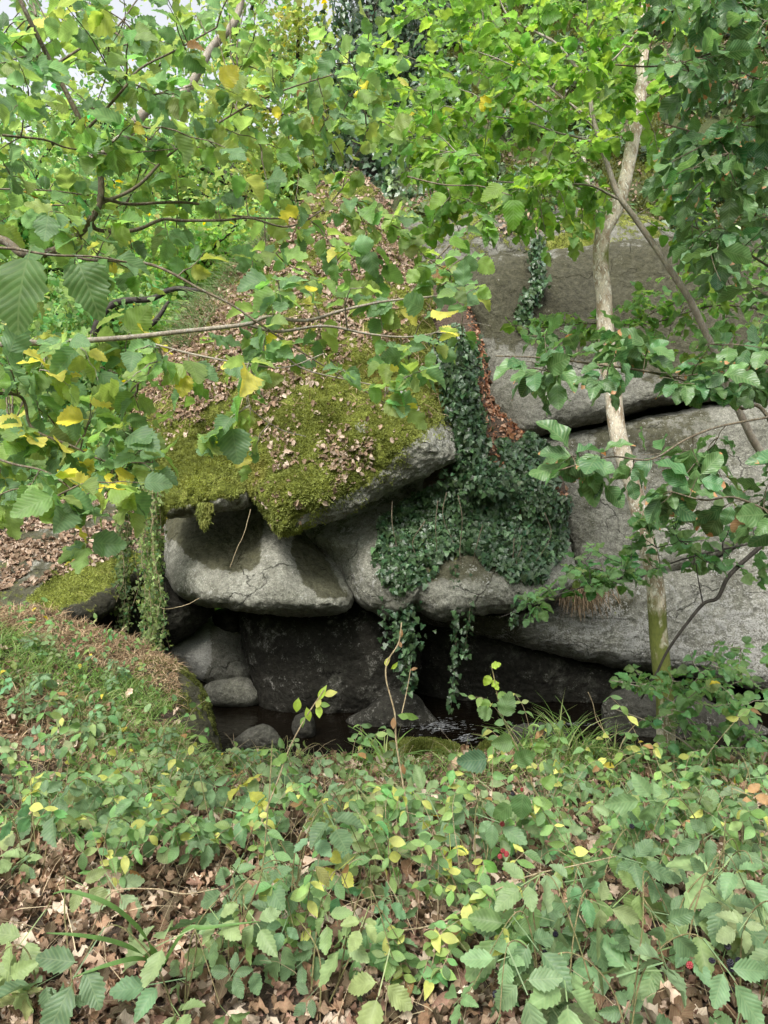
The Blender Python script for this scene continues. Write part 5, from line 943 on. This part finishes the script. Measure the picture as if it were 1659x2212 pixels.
cane('honeysuckle_vine', [(868, 1540, 3.2), (880, 1490, 3.22), (888, 1445, 3.22)], .0028, .0018, 'short dry side shoot beside the tall twisting stem', 'stem', M_straw, [(888, 1448, 3.22, 60, .03, *BRN)])
cane('honeysuckle_shoot', [(560, 1790, 2.7), (600, 1690, 2.7), (625, 1620, 2.7), (655, 1560, 2.7), (680, 1520, 2.7), (700, 1490, 2.7)], .0035, .0018, 'leaning shoot with bright yellow green leaves at its tip', 'stem', M_straw,
     [(690, 1512, 2.7, 20, .055, *YG), (700, 1502, 2.7, 70, .05, *YY), (690, 1520, 2.7, 100, .04, *PG), (688, 1522, 2.7, 175, .05, *YG), (662, 1528, 2.7, 165, .055, *YG), (645, 1508, 2.7, 190, .055, *YG), (660, 1548, 2.7, 210, .045, *PG), (692, 1508, 2.7, 200, .04, *YY), (600, 1650, 2.7, 40, .06, *PG), (612, 1640, 2.7, 250, .05, *PG), (622, 1655, 2.7, 130, .05, *GG), (590, 1690, 2.7, 170, .05, *PG)])
cane('hazel_seedling', [(1200, 1800, 2.9), (1160, 1720, 2.9), (1120, 1620, 2.9), (1090, 1560, 2.9), (1075, 1510, 2.9), (1065, 1460, 2.9), (1060, 1440, 2.9)], .0042, .0018, 'hazel seedling with big pale round leaves in front of the black slab', 'seedling', M_stem,
     [(1088, 1545, 2.85, 15, .10, .11, .19, .08), (1060, 1548, 2.9, 300, .07, .12, .2, .08), (1050, 1640, 2.8, 265, .11, .075, .15, .09), (1112, 1645, 2.85, 60, .09, .10, .19, .07), (1160, 1625, 2.9, 20, .06, *PG), (1105, 1600, 2.9, 260, .08, .11, .19, .07), (1130, 1715, 2.85, 190, .1, .09, .18, .07), (1150, 1740, 2.85, 80, .08, *PG), (1175, 1700, 2.9, 40, .06, *PG), (1100, 1740, 2.85, 230, .08, .09, .17, .06),
      (1063, 1470, 2.9, 150, .045, *YG), (1058, 1460, 2.9, 210, .045, *YG), (1075, 1500, 2.9, 110, .05, *PG), (1062, 1440, 2.9, 75, .04, *YG), (1052, 1510, 2.9, 200, .05, *PG)], lt=HAZEL)
cane('dry_runner', [(860, 2010, 2.5), (960, 1990, 2.4), (1080, 1920, 2.45), (1150, 1890, 2.5), (1240, 1870, 2.5), (1330, 1850, 2.6)], .0028, .002, 'long straw coloured runner arching over the centre right brambles', 'stem', M_straw)
cane('dry_runner', [(200, 2010, 2.2), (240, 1930, 2.1), (330, 1920, 2.1), (400, 1932, 2.1), (470, 1920, 2.15)], .0024, .0016, 'pale runner looping above the arching grass blades', 'stem', M_straw)
cane('dry_runner', [(1320, 1600, 4.2), (1290, 1560, 4.3), (1280, 1520, 4.3), (1270, 1495, 4.3)], .003, .002, 'thin bare twig leaning before the black slab', 'stem', M_straw)
# honeysuckle plants: stems with opposite leaves, some yellow
HS = [(330, 1830, .5, 'tall thin honeysuckle in the left undergrowth above the bramble leaves'), (740, 1780, .45, 'tall honeysuckle just left of the dry stem base'), (1180, 1760, .5, 'tall honeysuckle leaning before the sedge'), (1450, 1800, .5, 'tall honeysuckle right beside the trunk foot'), (60, 1840, .5, 'tall honeysuckle at the left edge'), (250, 1960, .32, 'little honeysuckle with two yellow leaves above the litter at left'), (690, 1870, .35, 'honeysuckle left of the tall dry stem'), (800, 1880, .38, 'honeysuckle with yellow leaves at the foot of the tall dry stem'), (860, 1980, .34, 'yellowing honeysuckle at the centre of the foreground'),
      (640, 2100, .36, 'honeysuckle with four lemon leaves left of the litter patch'), (950, 1900, .34, 'honeysuckle among the central brambles'), (1010, 1990, .34, 'honeysuckle with spotted yellow leaves right of centre'), (1060, 1900, .4, 'honeysuckle with long yellow drooping leaves beside the berries'),
      (1180, 1830, .36, 'honeysuckle right of the berry bramble'), (1000, 2080, .22, 'seedling honeysuckle rising from the bare litter'), (1250, 1960, .34, 'honeysuckle under the hanging dark leaflets'), (1400, 1950, .36, 'honeysuckle between the right hand brambles'),
      (1530, 1840, .4, 'honeysuckle beside the trunk foot at right'), (1640, 1960, .4, 'honeysuckle at the right edge'), (900, 2170, .2, 'tiny honeysuckle shoot near the bottom centre'), (1110, 2120, .3, 'honeysuckle with a single yellow leaf low right of centre'),
      (400, 1900, .34, 'honeysuckle behind the upright paired leaflets'), (560, 1900, .32, 'honeysuckle behind the red prickly cane'), (1320, 1760, .34, 'honeysuckle in the sedge left of the trunk'), (150, 1850, .36, 'woolly stemmed honeysuckle in the left undergrowth')]
for u, v, h, lb in HS:
    h *= 1.25
    b = place(u, v); t = empty('honeysuckle', b, lb, 'honeysuckle', 'honeysuckle plants on the near bank'); gs = Geo(); g = Geo()
    for c in range(rg.integers(4, 7)):
        a = rg.uniform(0, 6.28); dr = np.array([math.cos(a), math.sin(a), 0])*h*rg.uniform(.2, .8); hh = h*rg.uniform(.6, 1.1)
        q_ = crom(np.array([b, b+dr*.3+[0, 0, hh*.5], b+dr*.7+[0, 0, hh*.9], b+dr+[0, 0, hh]])+rg.normal(0, .012, (4, 3)), 16); V, F, uv = tubes(q_, np.linspace(.002, .001, 16), 4); gs.add(V, F)
        k = 6; i = np.repeat(np.linspace(4, 15, k).astype(int), 2); n = 2*k; aa = rg.uniform(0, 6.28, k).repeat(2)+np.tile([0, np.pi], k); d_ = norm(np.stack([np.cos(aa), np.sin(aa)*.5, -.25+0*aa], 1)+rg.normal(0, .3, (n, 3)))
        scatter(g, OVAL, q_[i], d_, norm(np.array([0, -.6, .7])+rg.normal(0, .35, (n, 3))), .052*rg.uniform(.7, 1.35, n), cols(n, (.17, .29, .09), .2, yellow=.13, ycol=(.46, .48, .13), alt=(.10, .19, .07), altp=.35, brown=.02), rg)
    gs.build('stem', M_straw, t); g.build('leaves', M_bram, t)
# uncountable small herbs between the brambles
n = 4200; x = rg.uniform(-3.4, 3.4, n); y = rg.uniform(3.5, 5.1, n); zz = gz(x, y); p = np.stack([x, y, zz+rg.random(n)*.13], 1); k = (fbm(p*np.array([1.3, 1.3, 0]), 3, 97) > -.1+.35*(y < 3.6)); p = p[k]; nn = len(p)
g = Geo(); scatter(g, OVAL+BRAM1, p, norm(rg.normal(0, 1, (nn, 3))+np.array([0, -.3, 0])), norm(np.array([0, -.5, .8])+rg.normal(0, .4, (nn, 3))), .055*rg.uniform(.6, 1.4, nn), cols(nn, (.12, .21, .065), .25, yellow=.03), rg)
tag(g.build('undergrowth', M_bram), 'small mixed herb leaves carpeting the near bank between the brambles', 'undergrowth', kind='stuff')
n = 900; x = rg.uniform(-3.9, -1.5, n); y = rg.uniform(4.6, 6.5, n); zz = gz(x, y); p = np.stack([x, y, zz+rg.random(n)*.11], 1); k = (fbm(p*np.array([1.6, 1.6, 0]), 3, 98) > -.05); p = p[k]; nn = len(p)
g = Geo(); scatter(g, OVAL+BRAM1, p, norm(rg.normal(0, 1, (nn, 3))+np.array([0, -.3, 0])), norm(np.array([0, -.5, .8])+rg.normal(0, .4, (nn, 3))), .05*rg.uniform(.6, 1.4, nn), cols(nn, (.13, .23, .07), .25, yellow=.02), rg)
tag(g.build('undergrowth', M_bram), 'small green herbs over the crest of the left bank', 'undergrowth', kind='stuff')
# foam of the small rapids
g = Geo()
n = 420; u = np.concatenate([rg.normal(945, 28, 260), rg.normal(1005, 14, 60), rg.normal(1215, 40, 100)]); v = np.concatenate([rg.normal(1572, 7, 260), rg.normal(1600, 5, 60), rg.normal(1569, 2, 100)]); d = (CAMZ-WZ)/((v-CY)/FP); p = at(u, v, d)
V, F = blades(p, np.tile([1., .2, 0], (n, 1)), .035, .004, rg, .35); V = V.reshape(-1, 3); V[:, 2] = WZ+.022; g.add(V, F)
tag(g.build('foam', M_foam), 'streaks of white foam on the small rapids', 'foam', kind='stuff')
